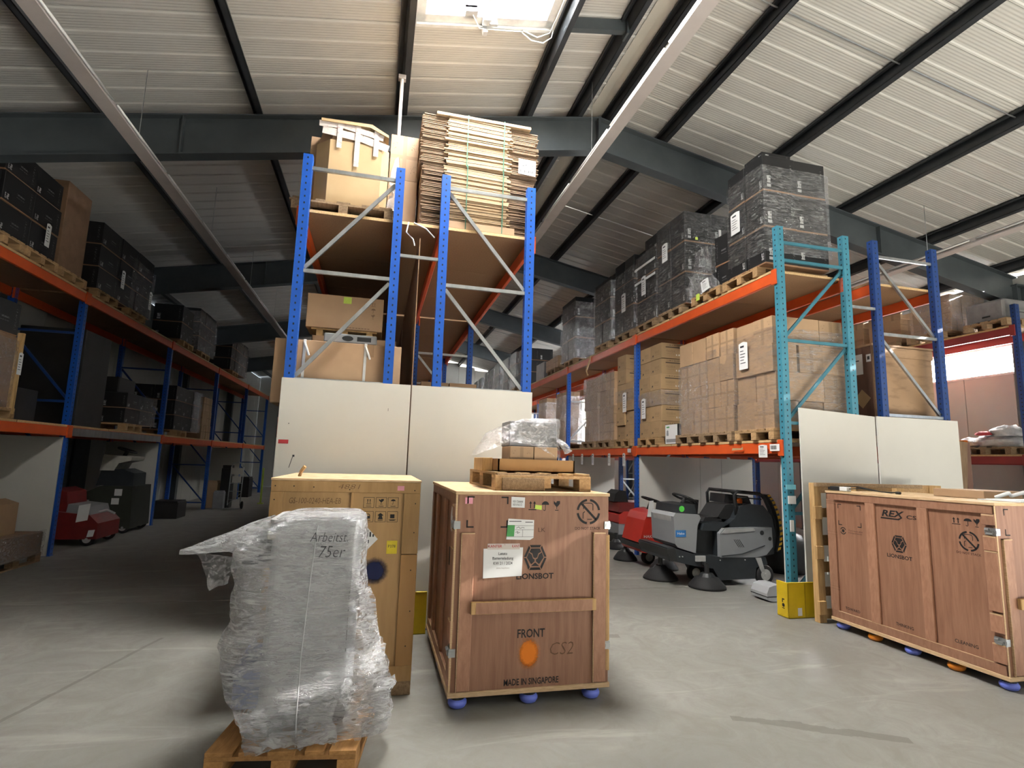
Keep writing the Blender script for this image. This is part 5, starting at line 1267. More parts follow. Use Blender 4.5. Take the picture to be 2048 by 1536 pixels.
def drape(label, x0, x1, y0, y1, zlo, zhi, seed, mat='film_loose'):
    """thin plastic bag thrown over the carton, pulled out to one side"""
    mb = MB(); nu, nv = 44, 18
    for j in range(nv + 1):
        q = j / nv
        for i in range(nu):
            a = 2 * PI * i / nu; c, s_ = math.cos(a), math.sin(a)
            ex = (abs(c) ** .5) * (1 if c > 0 else -1); ey = (abs(s_) ** .5) * (1 if s_ > 0 else -1)
            k = 1 + .12 * (1 - q)
            x = (x0 + x1) / 2 + ex * (x1 - x0) / 2 * k; y = (y0 + y1) / 2 + ey * (y1 - y0) / 2 * k
            if c < -.2: x -= .30 * (1 - .35 * q) * (-c - .2)            # pulled out
            z = zlo + (zhi - zlo) * q + (.06 * math.sin(3 * a + 1) * (1 - q))
            if c < -.2: z -= .16 * q * (-c - .2)
            mb.v.append((x, y, z))
    for j in range(nv):
        for i in range(nu): mb.f.append((j * nu + i, j * nu + (i + 1) % nu, (j + 1) * nu + (i + 1) % nu, (j + 1) * nu + i)); mb.m.append(0)
    mb.f.append(tuple(range(nv * nu, (nv + 1) * nu))); mb.m.append(0)
    crumple(mb, .028, 6, seed)
    return tag(mb.build('plastic_bag', mat, None, True), label, 'plastic bag')
drape('clear plastic bag draped over the grey carton on the rough pallet', 1.065, 1.53, 4.42, 4.80, 1.845, 2.105, 4)
mb = MB().tube([(1.50, 4.42, 1.93), (1.535, 4.40, 1.90), (1.56, 4.40, 1.88), (1.60, 4.42, 1.84)], .028, 8); crumple(mb, .02, 20, 2)
tag(mb.build('bag_knot', 'film_heavy', None, True), 'twisted end of the clear bag on the rough pallet', 'plastic bag')

# ---------------------------------------------------------------- wrapped machine on its pallet
A8 = -math.radians(8.2)
mp = pallet((-.400, 3.412, 0), A8, 'orange-brown pallet under the film wrapped silver machine', 'pallet_orange', True)
mw = thing('wrapped_machine', 'silver machine wrapped in crumpled clear film on the orange-brown pallet', 'machine', (-.40, 3.55, .146))
def rbox(mb, x0, y0, z0, x1, y1, z1, r, n=5):
    pts = []
    for cx, cy, a0 in ((x1 - r, y1 - r, 0), (x0 + r, y1 - r, 90), (x0 + r, y0 + r, 180), (x1 - r, y0 + r, 270)):
        for i in range(n + 1):
            a = math.radians(a0 + 90 * i / n); pts.append((cx + r * math.cos(a), cy + r * math.sin(a)))
    return mb.prism(pts, 'z', z0, z1)
rbox(MB(), -.575, 3.56, .27, -.055, 4.10, 1.345, .06).build('column', 'machine_silver', mw)
rbox(MB(), -.590, 3.545, 1.29, -.042, 4.12, 1.362, .07).build('lid', 'machine_silver', mw)
rbox(MB(), -.735, 3.60, 1.10, -.50, 4.05, 1.245, .04).build('side_head', 'plastic_charcoal', mw)
MB().box(-.60, 3.57, 1.245, -.44, 4.02, 1.30, 0, .01).build('top_plate', 'machine_cream', mw)
rbox(MB(), -.72, 3.60, .30, -.30, 4.05, .52, .04).build('lower_tank', 'machine_blue', mw)
rbox(MB(), -.60, 3.57, .21, -.06, 4.08, .27, .04).build('base', 'plastic_charcoal', mw)
for x, y in ((-.53, 3.62), (-.10, 3.62), (-.53, 4.03), (-.10, 4.03)):
    MB().cyl((x, y, .155), (x, y, .21), .018, n=10).cyl((x, y, .146), (x, y, .158), .038, .030, n=14).build('foot', 'galvanized', mw, True)
text(mw, 'Arbeitst.', 'marker', (-.345 + .40, -.066, 1.245 - .146), UX, (.0, 0, 1), .215, .055, shear=.25, bold=-.012)
text(mw, '75er', 'marker', (-.29 + .40, -.066, 1.155 - .146), UX, UZ, .15, .065, shear=.25, bold=-.012)
MB().box(-.105, 3.553, .60, -.100, 3.558, .95).build('scratch', 'marker', mw)
sil = [(.155, -.60, .16), (.20, -.67, .175), (.30, -.71, .175), (.40, -.755, .155), (.50, -.79, .12), (.62, -.845, .085), (.70, -.81, .06), (.78, -.765, .035), (.88, -.765, .0), (.98, -.775, -.01), (1.08, -.80, -.018), (1.17, -.80, -.02), (1.25, -.76, -.022), (1.31, -.66, -.025), (1.36, -.575, -.032), (1.385, -.50, -.07)]
def sil_at(z):
    for (za, la, ra), (zb, lb_, rb) in zip(sil, sil[1:]):
        if z <= zb: q = (z - za) / (zb - za); q = max(0, q); return la + (lb_ - la) * q, ra + (rb - ra) * q
    return sil[-1][1:]
mb = MB(); nu, nv = 110, 84
for j in range(nv + 1):
    q = j / nv; z = .155 + (1.385 - .155) * q; l, r = sil_at(z); cx, hx = (l + r) / 2, (r - l) / 2
    y0 = 3.52 - .06 * max(0, 1 - q * 3) ; y1 = 4.14 + .05 * max(0, 1 - q * 2)
    for i in range(nu):
        a = 2 * PI * i / nu; c, s_ = math.cos(a), math.sin(a)
        p = .42
        X = cx + hx * abs(c) ** p * (1 if c > 0 else -1); Y = (y0 + y1) / 2 + (y1 - y0) / 2 * abs(s_) ** p * (1 if s_ > 0 else -1)
        amp = .010 + .030 * max(0, 1 - q * 2.2) + .012 * (1 if X < -.60 else 0)
        P = Vector((X, Y, z)); nz = noise.noise_vector(P * 7) * amp + noise.noise_vector(Vector((P.x * 10 + P.z * 9, P.y * 10, P.z * 16))) * amp * .55
        if q > .93: nz *= .4
        mb.v.append(tuple(P + Vector((nz.x, nz.y, nz.z * .5))))
for j in range(nv):
    for i in range(nu): mb.f.append((j * nu + i, j * nu + (i + 1) % nu, (j + 1) * nu + (i + 1) % nu, (j + 1) * nu + i)); mb.m.append(0)
mb.f.append(tuple(range(nv * nu, (nv + 1) * nu))); mb.m.append(0)
mb.build('stretch_film', 'film_heavy', mw, True)
def spike(mb, path, radii, flat, n=20, amp=.02, seed=0):
    o = len(mb.v)
    for k, (p, r) in enumerate(zip(path, radii)):
        for i in range(n):
            a = 2 * PI * i / n; q = Vector((p[0], p[1] + r[0] * math.cos(a), p[2] + r[1] * math.sin(a)))
            q += noise.noise_vector(q * 9 + Vector((seed, 0, 0))) * amp; mb.v.append(tuple(q))
    for k in range(len(path) - 1):
        for i in range(n): mb.f.append((o + k * n + i, o + k * n + (i + 1) % n, o + (k + 1) * n + (i + 1) % n, o + (k + 1) * n + i)); mb.m.append(0)
    mb.f.append(tuple(o + (len(path) - 1) * n + i for i in range(n))); mb.m.append(0)
mb = MB()
spike(mb, [(-.60, 3.80, 1.24), (-.72, 3.78, 1.225), (-.84, 3.76, 1.205), (-.95, 3.74, 1.185), (-1.04, 3.72, 1.17), (-1.10, 3.71, 1.158)], [(.24, .13), (.20, .10), (.13, .062), (.075, .036), (.04, .022), (.018, .012)], 1, amp=.016)
mb.build('film_peak', 'film_heavy', mw, True)
mb = MB()   # flap of film hanging under the peak
for j in range(9):
    for i in range(9):
        s_, q = i / 8, j / 8
        a = Vector((-1.02, 3.72, 1.155)).lerp(Vector((-.78, 3.70, 1.13)), s_); b = Vector((-.90, 3.68, .945)).lerp(Vector((-.80, 3.66, .985)), s_)
        p = a.lerp(b, q); p.y += .035 * math.sin(s_ * 7 + q * 5); p += noise.noise_vector(p * 11) * .014; mb.v.append(tuple(p))
for j in range(8):
    for i in range(8): mb.f.append((j * 9 + i, j * 9 + i + 1, (j + 1) * 9 + i + 1, (j + 1) * 9 + i)); mb.m.append(0)
mb.build('film_flap', 'film_loose', mw, True)
def crumpled_sheet(name, corners, mat, amp, sc, seed, n=22):
    mb = MB(); A, B, C, D = [Vector(c) for c in corners]
    for j in range(n + 1):
        for i in range(n + 1):
            s_, q = i / n, j / n; p = A.lerp(B, s_).lerp(D.lerp(C, s_), q)
            p += noise.noise_vector(p * sc + Vector((seed, 1, 2))) * amp + noise.noise_vector(p * sc * 2.7 + Vector((1, seed, 2))) * amp * .5; mb.v.append(tuple(p))
    for j in range(n):
        for i in range(n): mb.f.append((j * (n + 1) + i, j * (n + 1) + i + 1, (j + 1) * (n + 1) + i + 1, (j + 1) * (n + 1) + i)); mb.m.append(0)
    return mb.build(name, mat, mw, True)
crumpled_sheet('film_fold', [(-.03, 3.49, .98), (.03, 3.56, .97), (.19, 3.60, .36), (.02, 3.46, .30)], 'film_heavy', .045, 8, 1)
crumpled_sheet('film_fold', [(-.12, 3.46, .48), (.19, 3.52, .44), (.17, 3.50, .17), (-.05, 3.44, .17)], 'film_heavy', .045, 9, 5)
crumpled_sheet('film_fold', [(-.45, 3.47, .36), (-.12, 3.46, .42), (-.14, 3.42, .16), (-.50, 3.42, .155)], 'film_heavy', .04, 9, 8)
crumpled_sheet('film_fold', [(-.66, 3.47, .34), (-.42, 3.47, .30), (-.40, 3.41, .15), (-.60, 3.40, .15)], 'film_heavy', .03, 9, 12)
for k, (x, z0, z1) in enumerate(((-.33, .17, 1.34), )):
    MB().tube([(x + .02, 3.515, z1), (x, 3.51, 1.0), (x - .015, 3.49, .6), (x - .01, 3.45, .3), (x, 3.425, .155)], .0035, 6).build('strap', 'strap_grey', mw)
# ---------------------------------------------------------------- sweepers under the teal run
SX = lambda x: 5.45 + (x - 5.45) * .74
def torus(mb, c, R, r, tilt=0, n=24, k=8, m=0):
    Mx = Matrix.Translation(c) @ Matrix.Rotation(tilt, 4, 'Y')
    return mb.tube([Mx @ Vector((R * math.cos(2 * PI * i / n), R * math.sin(2 * PI * i / n), 0)) for i in range(n)], r, k, m, True)
def brush(parent, x, y, r, h=.14):
    b = MB().lathe([(r, .0), (r * .97, .03), (r * .62, h), (r * .25, h + .03), (.05, h + .05)], (x, y, .004), 26); o = b.build('side_brush', 'rubber', parent, True)
    MB().cyl((x, y, h), (x, y, h + .20), .035, n=12).cyl((x, y, h + .02), (x, y, h + .07), r * .45, r * .3, n=16).build('brush_head', 'plastic_black', o)
    return o
def wheel(parent, x, y, r, w, rim='wheel_rim', axis='y'):
    d = Vector((0, 1, 0)) if axis == 'y' else Vector((1, 0, 0)); c = Vector((x, y, r))
    mb = MB(); p0, p1 = c - d * w / 2, c + d * w / 2
    mb.cyl(p0 + d * .012, p1 - d * .012, r, n=26).cyl(p0, p0 + d * .013, r * .9, r, n=26).cyl(p1 - d * .013, p1, r, r * .9, n=26)
    o = mb.build('wheel', 'rubber', parent, True)
    MB().cyl(p0 - d * .006, p0 + d * .02, r * .58, n=20).cyl(p0 - d * .016, p0, r * .2, n=12).build('rim', rim, o)
    return o
sw = thing('ride_on_sweeper', 'large grey and black ride-on sweeper with a striped roll guard by the teal upright', 'sweeper', (5.3, 7.85, 0), 0, 'ride-on sweepers under the teal run')
ya, yb = 7.42, 8.32
def ex(pts, y0, y1, name, mat, **k): return MB().prism(pts, 'y', y0, y1).build(name, mat, k.pop('parent', sw), **k)
ex([(4.24, .56), (4.34, .555), (4.69, .46), (5.10, .42), (5.92, .40), (5.95, .30), (5.75, .25), (5.72, .09), (5.11, .08), (5.0, .25), (4.70, .29), (4.27, .38)], ya + .02, yb, 'chassis', 'plastic_charcoal')
ex([(4.22, .54), (4.36, .56), (4.40, .36), (4.28, .37)], ya + .0, yb, 'bumper', 'plastic_black')
ex([(4.40, 1.00), (4.43, 1.05), (4.83, 1.03), (4.86, .98), (4.80, .86), (4.765, .46), (4.46, .55), (4.42, .60), (4.41, .84)], 7.52, 8.22, 'front_column', 'plastic_grey')
ex([(4.39, 1.00), (4.55, .98), (4.60, .86), (4.42, .84)], 7.60, 8.14, 'headlight_panel', 'plastic_light')
ex([(4.47, 1.04), (4.49, 1.17), (4.78, 1.18), (4.82, 1.02)], 7.56, 8.2, 'console', 'plastic_charcoal')
MB().box(4.43, 7.515, .70, 4.60, 7.522, .80).build('sticker', 'blue_label', sw)
text(sw, 'Hako', 'paper', (4.455 - 5.3, 7.513 - 7.85, .735), UX, UZ, .12, .035, bold=.01)
Face((4.50 - 5.3, 7.558 - 7.85, 1.07), UX, UZ).disc(.06, .04, .045).build('green_sticker', 'green_dot', sw)
mb = MB(); torus(mb, (4.80, 7.86, 1.25), .19, .017, .38); mb.cyl((4.72, 7.86, 1.12), (4.80, 7.86, 1.25), .03, n=10).bar((4.80, 7.68, 1.25), (4.80, 8.04, 1.25), .03, .015).bar((4.80, 7.86, 1.25), (4.97, 7.86, 1.18), .03, .015); mb.build('steering_wheel', 'rubber', sw, True)
ex([(4.765, .46), (4.80, .86), (5.12, .84), (5.12, .42)], 7.62, 8.30, 'footwell', 'plastic_black')
ex([(4.86, .80), (4.90, .90), (5.20, .93), (5.34, .90), (5.34, .78)], 7.50, 8.24, 'seat_base', 'plastic_charcoal')
mb = MB().prism([(4.96, .92), (5.0, .98), (5.24, .99), (5.30, .93)], 'y', 7.62, 8.12).prism([(5.20, .96), (5.36, 1.17), (5.46, 1.19), (5.56, 1.17), (5.48, .95)], 'y', 7.62, 8.12); mb.build('seat', 'rubber', sw)
ex([(5.12, .42), (5.12, .80), (5.30, .88), (5.44, .98), (5.54, 1.16), (5.70, 1.20), (5.95, 1.18), (6.10, 1.02), (6.18, .70), (6.12, .44), (5.9, .40)], 7.50, 8.30, 'hopper', 'plastic_charcoal')
ex([(5.12, .76), (5.20, .835), (5.71, .855), (6.04, .85), (6.05, .56), (5.93, .44), (5.76, .405), (5.12, .41)], 7.43, 7.50, 'side_cover', 'plastic_grey')
ex([(5.14, .765), (5.21, .825), (5.71, .845), (5.74, .80), (5.24, .765)], 7.422, 7.432, 'cover_crease', 'plastic_light')
mb = MB()
for k in range(4): mb.bar((5.36 + .03 * k, 7.428, .66 + .012), (5.44 + .03 * k, 7.428, .56), .006, .010, up=(0, 1, 0))
mb.tube([(5.14, 7.425, .43), (5.5, 7.425, .46), (5.9, 7.425, .58)], .006, 6).build('vent_lines', 'plastic_charcoal', sw)
MB().cyl((5.86, 7.428, .77), (5.86, 7.44, .77), .035, n=14).cyl((6.0, 7.428, .68), (6.0, 7.44, .68), .03, n=14).build('port', 'plastic_black', sw)
mb = MB()
for y in (7.53, 8.26): mb.tube([(5.50, y, .95), (5.47, y, 1.33), (5.53, y, 1.385), (6.08, y, 1.355), (6.20, y, 1.30), (6.33, y, 1.15), (6.42, y, .95), (6.44, y, .70), (6.38, y, .48)], .028, 8)
for z, x in ((1.385, 5.53), (1.355, 6.06)): mb.tube([(x, 7.53, z), (x, 8.26, z)], .024, 8)
mb.tube([(5.53, 7.53, 1.30), (6.12, 7.53, 1.27)], .012, 6); mb.v = [(SX(p[0]), p[1], p[2]) for p in mb.v]; mb.build('roll_guard', 'plastic_black', sw, True)
ex([(5.50, 1.19), (5.52, 1.33), (5.95, 1.30), (6.02, 1.15)], 7.85, 8.25, 'filter_housing', 'plastic_black')
band = [(SX(p), q) for p, q in [(6.16, 1.345), (6.27, 1.25), (6.36, 1.11), (6.425, .95), (6.45, .78), (6.43, .62), (6.37, .48)]]
mb = MB()
for p, q in zip(band, band[1:]): mb.prism([(p[0], p[1]), (p[0] + .05, p[1] + .01), (q[0] + .05, q[1] + .01), (q[0], q[1])], 'y', 7.44, 7.62)
mb.build('guard_band', 'plastic_black', sw)
for k in range(12):
    f_ = k / 12 * 6; i = int(f_); p = Vector((*band[i], 0)).lerp(Vector((*band[i + 1], 0)), f_ - i + .05); q = Vector((*band[i], 0)).lerp(Vector((*band[i + 1], 0)), min(1, f_ - i + .33))
    MB().prism([(p.x + .006, p.y), (p.x + .050, p.y + .012), (q.x + .050, q.y + .012), (q.x + .006, q.y)], 'y', 7.432, 7.441).build('hazard_stripe', 'hazard_yellow', sw)
MB().cyl((5.62, 7.62, 1.17), (5.62, 7.62, 1.20), .05, n=14).build('beacon_base', 'plastic_black', sw); MB().lathe([(.04, 0), (.042, .05), (.03, .085), (.01, .095)], (5.62, 7.62, 1.20), 14).build('beacon', 'amber', sw, True)
wheel(sw, 5.90, 7.47, .145, .09); wheel(sw, 5.90, 8.24, .145, .09)
wheel(sw, 4.95, 7.86, .12, .09)
brush(sw, 4.84, 7.36, .27); brush(sw, 4.44, 8.0, .27)
MB().bar((4.84, 7.36, .33), (4.80, 7.60, .36), .05, .04).build('brush_arm', 'plastic_black', sw)
MB().box(4.70, 7.412, .36, 4.86, 7.44, .44).build('reflector', 'plastic_light', sw)
for x in (4.44, 4.49, 5.12, 5.55): MB().cyl((x, 7.43, .37 if x > 5 else .43), (x, 7.445, .37 if x > 5 else .43), .010, n=8).build('bolt', 'wheel_rim', sw)
MB().prism([(5.72, .40), (5.82, .40), (5.88, .20), (5.82, .19)], 'y', 7.415, 7.425).build('bracket', 'plastic_light', sw)
# big dark dome at its tail, and the small silver drum on the floor
tag(MB().lathe([(.36, 0), (.38, .1), (.36, .45), (.28, .62), (.1, .70)], (7.02, 8.35, .002), 28).build('rubber_bin', 'plastic_black', None, True), 'dark rounded bin behind the tail of the grey sweeper', 'bin')
sd = thing('metal_drum', 'small silver rounded tank lying on the floor by the yellow guard', 'tank', (5.24, 6.62, 0))
rb = MB().prism([(-.09, .03), (-.10, .11), (-.06, .19), (.02, .215), (.13, .215), (.13, .012), (-.02, .005)], 'y', -.16, .16); rb.build('shell', 'machine_silver', sd, w=False)
MB().box(.13, -.155, .015, .19, .155, .21, 0, .01).build('end_cap', 'plastic_black', sd, w=False)
MB().box(-.101, -.165, .065, .13, .165, .075).build('band', 'plastic_black', sd, w=False)

rs = thing('ride_on_sweeper', 'red ride-on sweeper with a white tag, between the grey sweeper and the partition', 'sweeper', (4.9, 9.2, 0), 0, 'ride-on sweepers under the teal run')
E = lambda pts, y0, y1, name, mat: MB().prism(pts, 'y', y0, y1).build(name, mat, rs)
E([(4.52, .42), (4.62, .80), (4.68, .92), (4.80, .955), (4.95, .975), (5.00, .93), (4.96, .40), (4.80, .36)], 8.85, 9.55, 'front_hood', 'paint_red')
E([(4.96, .40), (5.00, .90), (5.12, .86), (5.30, .40)], 8.95, 9.50, 'leg_shield', 'paint_darkred')
E([(5.0, .40), (5.14, .70), (5.24, .36)], 8.84, 8.90, 'side_wing', 'paint_red')
E([(4.50, .40), (5.25, .36), (5.7, .36), (5.7, .30), (5.05, .25), (4.52, .31)], 8.82, 9.58, 'trim_band', 'plastic_black')
E([(4.52, .31), (5.05, .25), (5.7, .29), (5.7, .22), (5.05, .20), (4.55, .26)], 8.83, 9.57, 'skirt', 'paint_red')
E([(5.25, .36), (5.30, .70), (5.45, .80), (5.95, .82), (6.0, .36)], 8.9, 9.5, 'rear_body', 'paint_darkred')
MB().prism([(5.30, .80), (5.36, .90), (5.62, .92), (5.70, 1.15), (5.78, 1.15), (5.74, .80)], 'y', 9.0, 9.4).build('seat', 'rubber', rs)
mb = MB(); torus(mb, (4.93, 9.2, 1.13), .17, .016, .30); mb.tube([(4.86, 9.2, .96), (4.93, 9.2, 1.13)], .025, 8).bar((4.93, 9.03, 1.13), (4.93, 9.37, 1.13), .03, .015).bar((4.77, 9.2, 1.18), (5.08, 9.2, 1.08), .03, .015); mb.build('steering_wheel', 'rubber', rs, True)
text(rs, 'HAKO', 'paper', (4.60 - 4.9, 8.848 - 9.2, .50), UX, UZ, .22, .05, bold=.01)
MB().prism([(4.66, .86), (4.70, 1.13), (4.78, 1.14), (4.80, .86)], 'y', 8.835, 8.842).build('paper_tag', 'paper', rs)
wheel(rs, 5.7, 8.92, .13, .08); wheel(rs, 4.86, 9.2, .12, .10)
brush(rs, 4.62, 9.62, .22); brush(rs, 4.92, 8.74, .24); wheel(rs, 5.7, 9.5, .13, .08)
# two more machines past the partition
r3 = thing('ride_on_sweeper', 'dim red and grey sweeper with a black seat, past the blue post', 'sweeper', (5.45, 11.3, 0), 0, 'ride-on sweepers under the teal run')
E3 = lambda pts, y0, y1, name, mat: MB().prism(pts, 'y', y0, y1).build(name, mat, r3)
E3([(5.10, .74), (5.14, .95), (5.9, .95), (5.9, .74)], 10.95, 11.7, 'upper_body', 'paint_darkred')
E3([(5.10, .50), (5.10, .68), (5.22, .76), (5.9, .76), (5.9, .50)], 10.93, 11.72, 'tank', 'paint_red')
E3([(5.10, .24), (5.10, .52), (5.9, .52), (5.9, .24)], 10.94, 11.7, 'lower_body', 'plastic_grey')
E3([(5.02, .12), (5.02, .28), (5.95, .28), (5.95, .12)], 10.9, 11.75, 'chassis', 'plastic_black')
MB().prism([(5.06, .95), (5.10, 1.12), (5.20, 1.20), (5.34, 1.18), (5.40, .95)], 'y', 11.1, 11.55).build('seat', 'rubber', r3)
brush(r3, 5.02, 10.9, .22, .12); wheel(r3, 5.7, 10.94, .12, .08); wheel(r3, 5.7, 11.7, .12, .08)
r4 = thing('floor_scrubber', 'pale grey scrubber with a lime sticker, half hidden by the front crate', 'scrubber', (4.95, 12.0, 0))
MB().prism([(4.72, .42), (4.74, .86), (4.86, .90), (5.0, .70), (5.12, .44), (5.05, .2), (4.78, .24)], 'y', 11.85, 12.3).build('body', 'plastic_light', r4)
MB().box(4.74, 11.86, .10, 5.5, 12.3, .24).build('chassis', 'plastic_black', r4)
Face((4.80 - 4.95, 11.85 - 12.0, .76), UX, UZ).disc(.02, .02, .03).build('sticker', 'paper_lime', r4)
wheel(r4, 4.95, 11.9, .1, .06); wheel(r4, 5.35, 11.9, .1, .06); wheel(r4, 4.95, 12.26, .1, .06); wheel(r4, 5.35, 12.26, .1, .06)

# ---------------------------------------------------------------- dim aisle: the run on the unlit wall
UPL, MIDL = 4.448, 2.138
GL = 'black cartons on the dim run'
def lp(y0, z, label, full=False, mat='pallet_wood'): return pallet((-5.0, y0 + .4, z), PI / 2, label, mat, full)
lp(8.0, UPL, 'pallet at the picture edge under the dim black block', True); lp(8.85, UPL, 'pallet under the dim black block with a paper label', True)
stack('dim black carton', 'of the block above orange beam', GL, (-5.06, 8.27, UPL + PZ), (1, 2, 3), (.60, .68, .42), 'carton_black', dx=-1, rows_end=False)
stack('dim black carton', 'of the low block by picture edge', GL, (-5.06, 6.9, UPL + PZ), (1, 2, 2), (.68, .68, .40), 'carton_black', dx=-1, rows_end=False)
pallet((-5.0, 7.55, UPL), PI / 2, 'dim pallet furthest from the blue post', 'pallet_wood', False)
sheet_label('white paper label on the dim black block above the orange beam', (-5.02, 9.25, UPL + .30), (0, 1, 0), (0, 0, 1), .12, .36)
lp(9.72, UPL, 'pallet under the tall brown carton near the blue post', True)
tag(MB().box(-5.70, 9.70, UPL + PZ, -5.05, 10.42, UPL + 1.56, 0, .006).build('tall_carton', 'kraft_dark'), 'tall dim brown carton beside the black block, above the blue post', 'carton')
lp(10.9, UPL, 'dim pallet just past the blue post', True); lp(12.2, UPL, 'dim pallet under the tagged black pile', True)
stack('dim black carton', 'of the tagged pile past post', GL, (-5.06, 10.95, UPL + PZ), (1, 3, 3), (.60, .78, .42), 'carton_black', dx=-1)
wrap('dull film on the tagged black pile past the blue post', -5.76, 12.2, UPL + .15, -5.03, 13.32, UPL + 1.2, seed=61, near=False)
sheet_label('white paper label on the tagged black pile', (-5.02, 11.75, UPL + .42), (0, 1, 0), (0, 0, 1), .14, .36)
sheet_label('torn white label on the film of the dim pile', (-5.0, 13.05, UPL + .34), (0, 1, 0), (0, 0, 1), .12, .40)
lp(15.4, UPL, 'dim pallet two bays past the blue post')
stack('dim brown-black load', 'two bays past the post', GL, (-5.06, 15.3, UPL + PZ), (1, 2, 2), (.68, .46, .45), 'carton_black', dx=-1)
lp(16.9, UPL, 'dim pallet under the crumpled film pile')
stack('dim wrapped carton', 'of the crumpled film pile', GL, (-5.06, 16.7, UPL + PZ), (1, 3, 3), (.68, .52, .40), 'carton_black', dx=-1)
wrap('crumpled film on the dim pile two bays on', -5.76, 16.65, UPL + .15, -5.03, 18.3, UPL + 1.25, seed=63, mat='film_loose')
lp(20.4, UPL, 'farthest dim pallet on the top shelf')
stack('dim black carton', 'of the farthest dim pile', GL, (-5.06, 20.3, UPL + PZ), (1, 4, 3), (.68, .56, .40), 'carton_black', dx=-1)
wrap('silvery film on the farthest dim pile', -5.76, 21.2, UPL + .15, -5.03, 22.6, UPL + 1.25, seed=67, near=False, mat='film_loose')
# middle shelf of the dim run
GLM = 'loads on the middle shelf of the dim run'
lp(8.35, MIDL, 'pallet under the brown wrapped load at the picture edge', True)
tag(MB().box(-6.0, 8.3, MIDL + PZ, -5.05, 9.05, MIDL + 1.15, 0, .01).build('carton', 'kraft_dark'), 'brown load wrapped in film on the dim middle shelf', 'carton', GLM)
tag(MB().box(-6.0, 8.35, MIDL + 1.155, -5.06, 9.05, MIDL + 1.62, 0, .01).build('carton', 'carton_black'), 'black carton on top of the brown wrapped load', 'carton', GLM)
tag(MB().bar((-5.03, 9.09, MIDL + .06), (-5.03, 9.09, MIDL + 1.22), .07, .05, up=(0, 1, 0)).build('edge_board', 'plank_wood'), 'upright pale edge board at the brown wrapped load', 'board', GLM)
wrap('shiny film round the brown load on the dim middle shelf', -6.02, 8.28, MIDL + .15, -5.02, 9.08, MIDL + 1.1, seed=71, mat='film_loose')
sheet_label('white paper label on the brown wrapped load', (-4.99, 9.03, MIDL + .62), (0, 1, 0), (0, 0, 1), .10, .32)
tag(MB().box(-5.9, 9.6, MIDL, -5.3, 10.2, MIDL + .5, 0, .005).build('carton', 'dark_load'), 'dim dark box before the blue post on the middle shelf', 'carton', GLM)
tag(MB().box(-6.1, 10.95, MIDL, -5.1, 11.9, MIDL + 1.7, 0, .01).build('dark_load', 'dark_load'), 'tall black load right behind the blue post', 'load', GLM)
lp(12.7, MIDL, 'dim pallet under the low film pile past the post')
stack('dim black carton', 'of the low film pile', GLM, (-5.06, 12.75, MIDL + PZ), (2, 2, 2), (.5, .70, .32), 'carton_black', dx=-1)
wrap('shiny creased film on the low dim pile', -6.1, 13.4, MIDL + .12, -5.03, 14.25, MIDL + .80, seed=73, near=False, mat='film_loose')
tag(MB().box(-6.0, 12.9, MIDL + .80, -5.3, 13.7, MIDL + 1.12, 0, .02).build('carton', 'dark_load'), 'black carton on the low film pile', 'carton', GLM)
lp(15.6, MIDL, 'dim pallet beyond the second blue post')
stack('dim black carton', 'past the second blue post', GLM, (-5.06, 15.5, MIDL + PZ), (2, 3, 3), (.5, .68, .38), 'carton_black', dx=-1)
wrap('pale film strip on the load past the second blue post', -6.1, 16.8, MIDL + .1, -5.03, 17.6, MIDL + 1.3, seed=77, near=False, mat='film_loose')
stack('dim brown carton', 'near the third blue post', GLM, (-5.10, 18.0, MIDL), (1, 2, 3), (.9, .45, .42), 'carton_brown', dx=-1, rows_end=False)
tag(MB().box(-5.045, 10.75, 1.955, -5.02, 14.7, 2.09).build('beam_cover', 'galvanized'), 'bare zinc beam strip past the blue post in the dim aisle', 'beam')
# floor of the dim aisle
pf = pallet((-5.35, 9.02, 0), 0, 'pallet on the floor under the brown cartons by the white partition', 'pallet_wood_old', False)
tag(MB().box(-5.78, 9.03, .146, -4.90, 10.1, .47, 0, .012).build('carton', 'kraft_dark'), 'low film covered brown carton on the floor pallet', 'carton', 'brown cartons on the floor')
oc = MB().box(-5.75, 9.15, .472, -5.12, 9.8, .92)
oc.prism([(-5.75, .92), (-5.45, 1.0), (-5.44, .99), (-5.74, .91)], 'y', 9.15, 9.8).prism([(-5.12, .92), (-5.3, .985), (-5.31, .975), (-5.13, .91)], 'y', 9.15, 9.8)
tag(oc.build('carton', 'kraft'), 'open topped brown carton standing on the low carton', 'carton', 'brown cartons on the floor')
wrap('film over the low brown carton on the floor', -5.8, 9.01, .12, -4.88, 10.12, .50, seed=81, mat='film_loose')
s1 = thing('floor_scrubber', 'dim red scrubber with white labels behind the blue post', 'scrubber', (-5.45, 12.2, 0), 0, 'machines in the dim aisle')
Q = lambda o, pts, y0, y1, name, mat: MB().prism(pts, 'y', y0, y1).build(name, mat, o)
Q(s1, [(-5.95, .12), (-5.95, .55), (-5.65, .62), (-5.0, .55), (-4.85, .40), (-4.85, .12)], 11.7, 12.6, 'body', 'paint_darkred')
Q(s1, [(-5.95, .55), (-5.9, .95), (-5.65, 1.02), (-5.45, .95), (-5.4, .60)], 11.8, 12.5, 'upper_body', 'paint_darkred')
Q(s1, [(-5.4, .56), (-5.38, .74), (-5.05, .70), (-5.0, .55)], 11.75, 12.5, 'tank', 'plastic_grey')
Q(s1, [(-5.2, .42), (-5.18, .72), (-5.0, .76), (-5.02, .46)], 11.69, 11.697, 'paper_label', 'paper'); Q(s1, [(-5.0, .16), (-4.98, .28), (-4.88, .29), (-4.9, .17)], 11.69, 11.697, 'paper_label', 'paper')
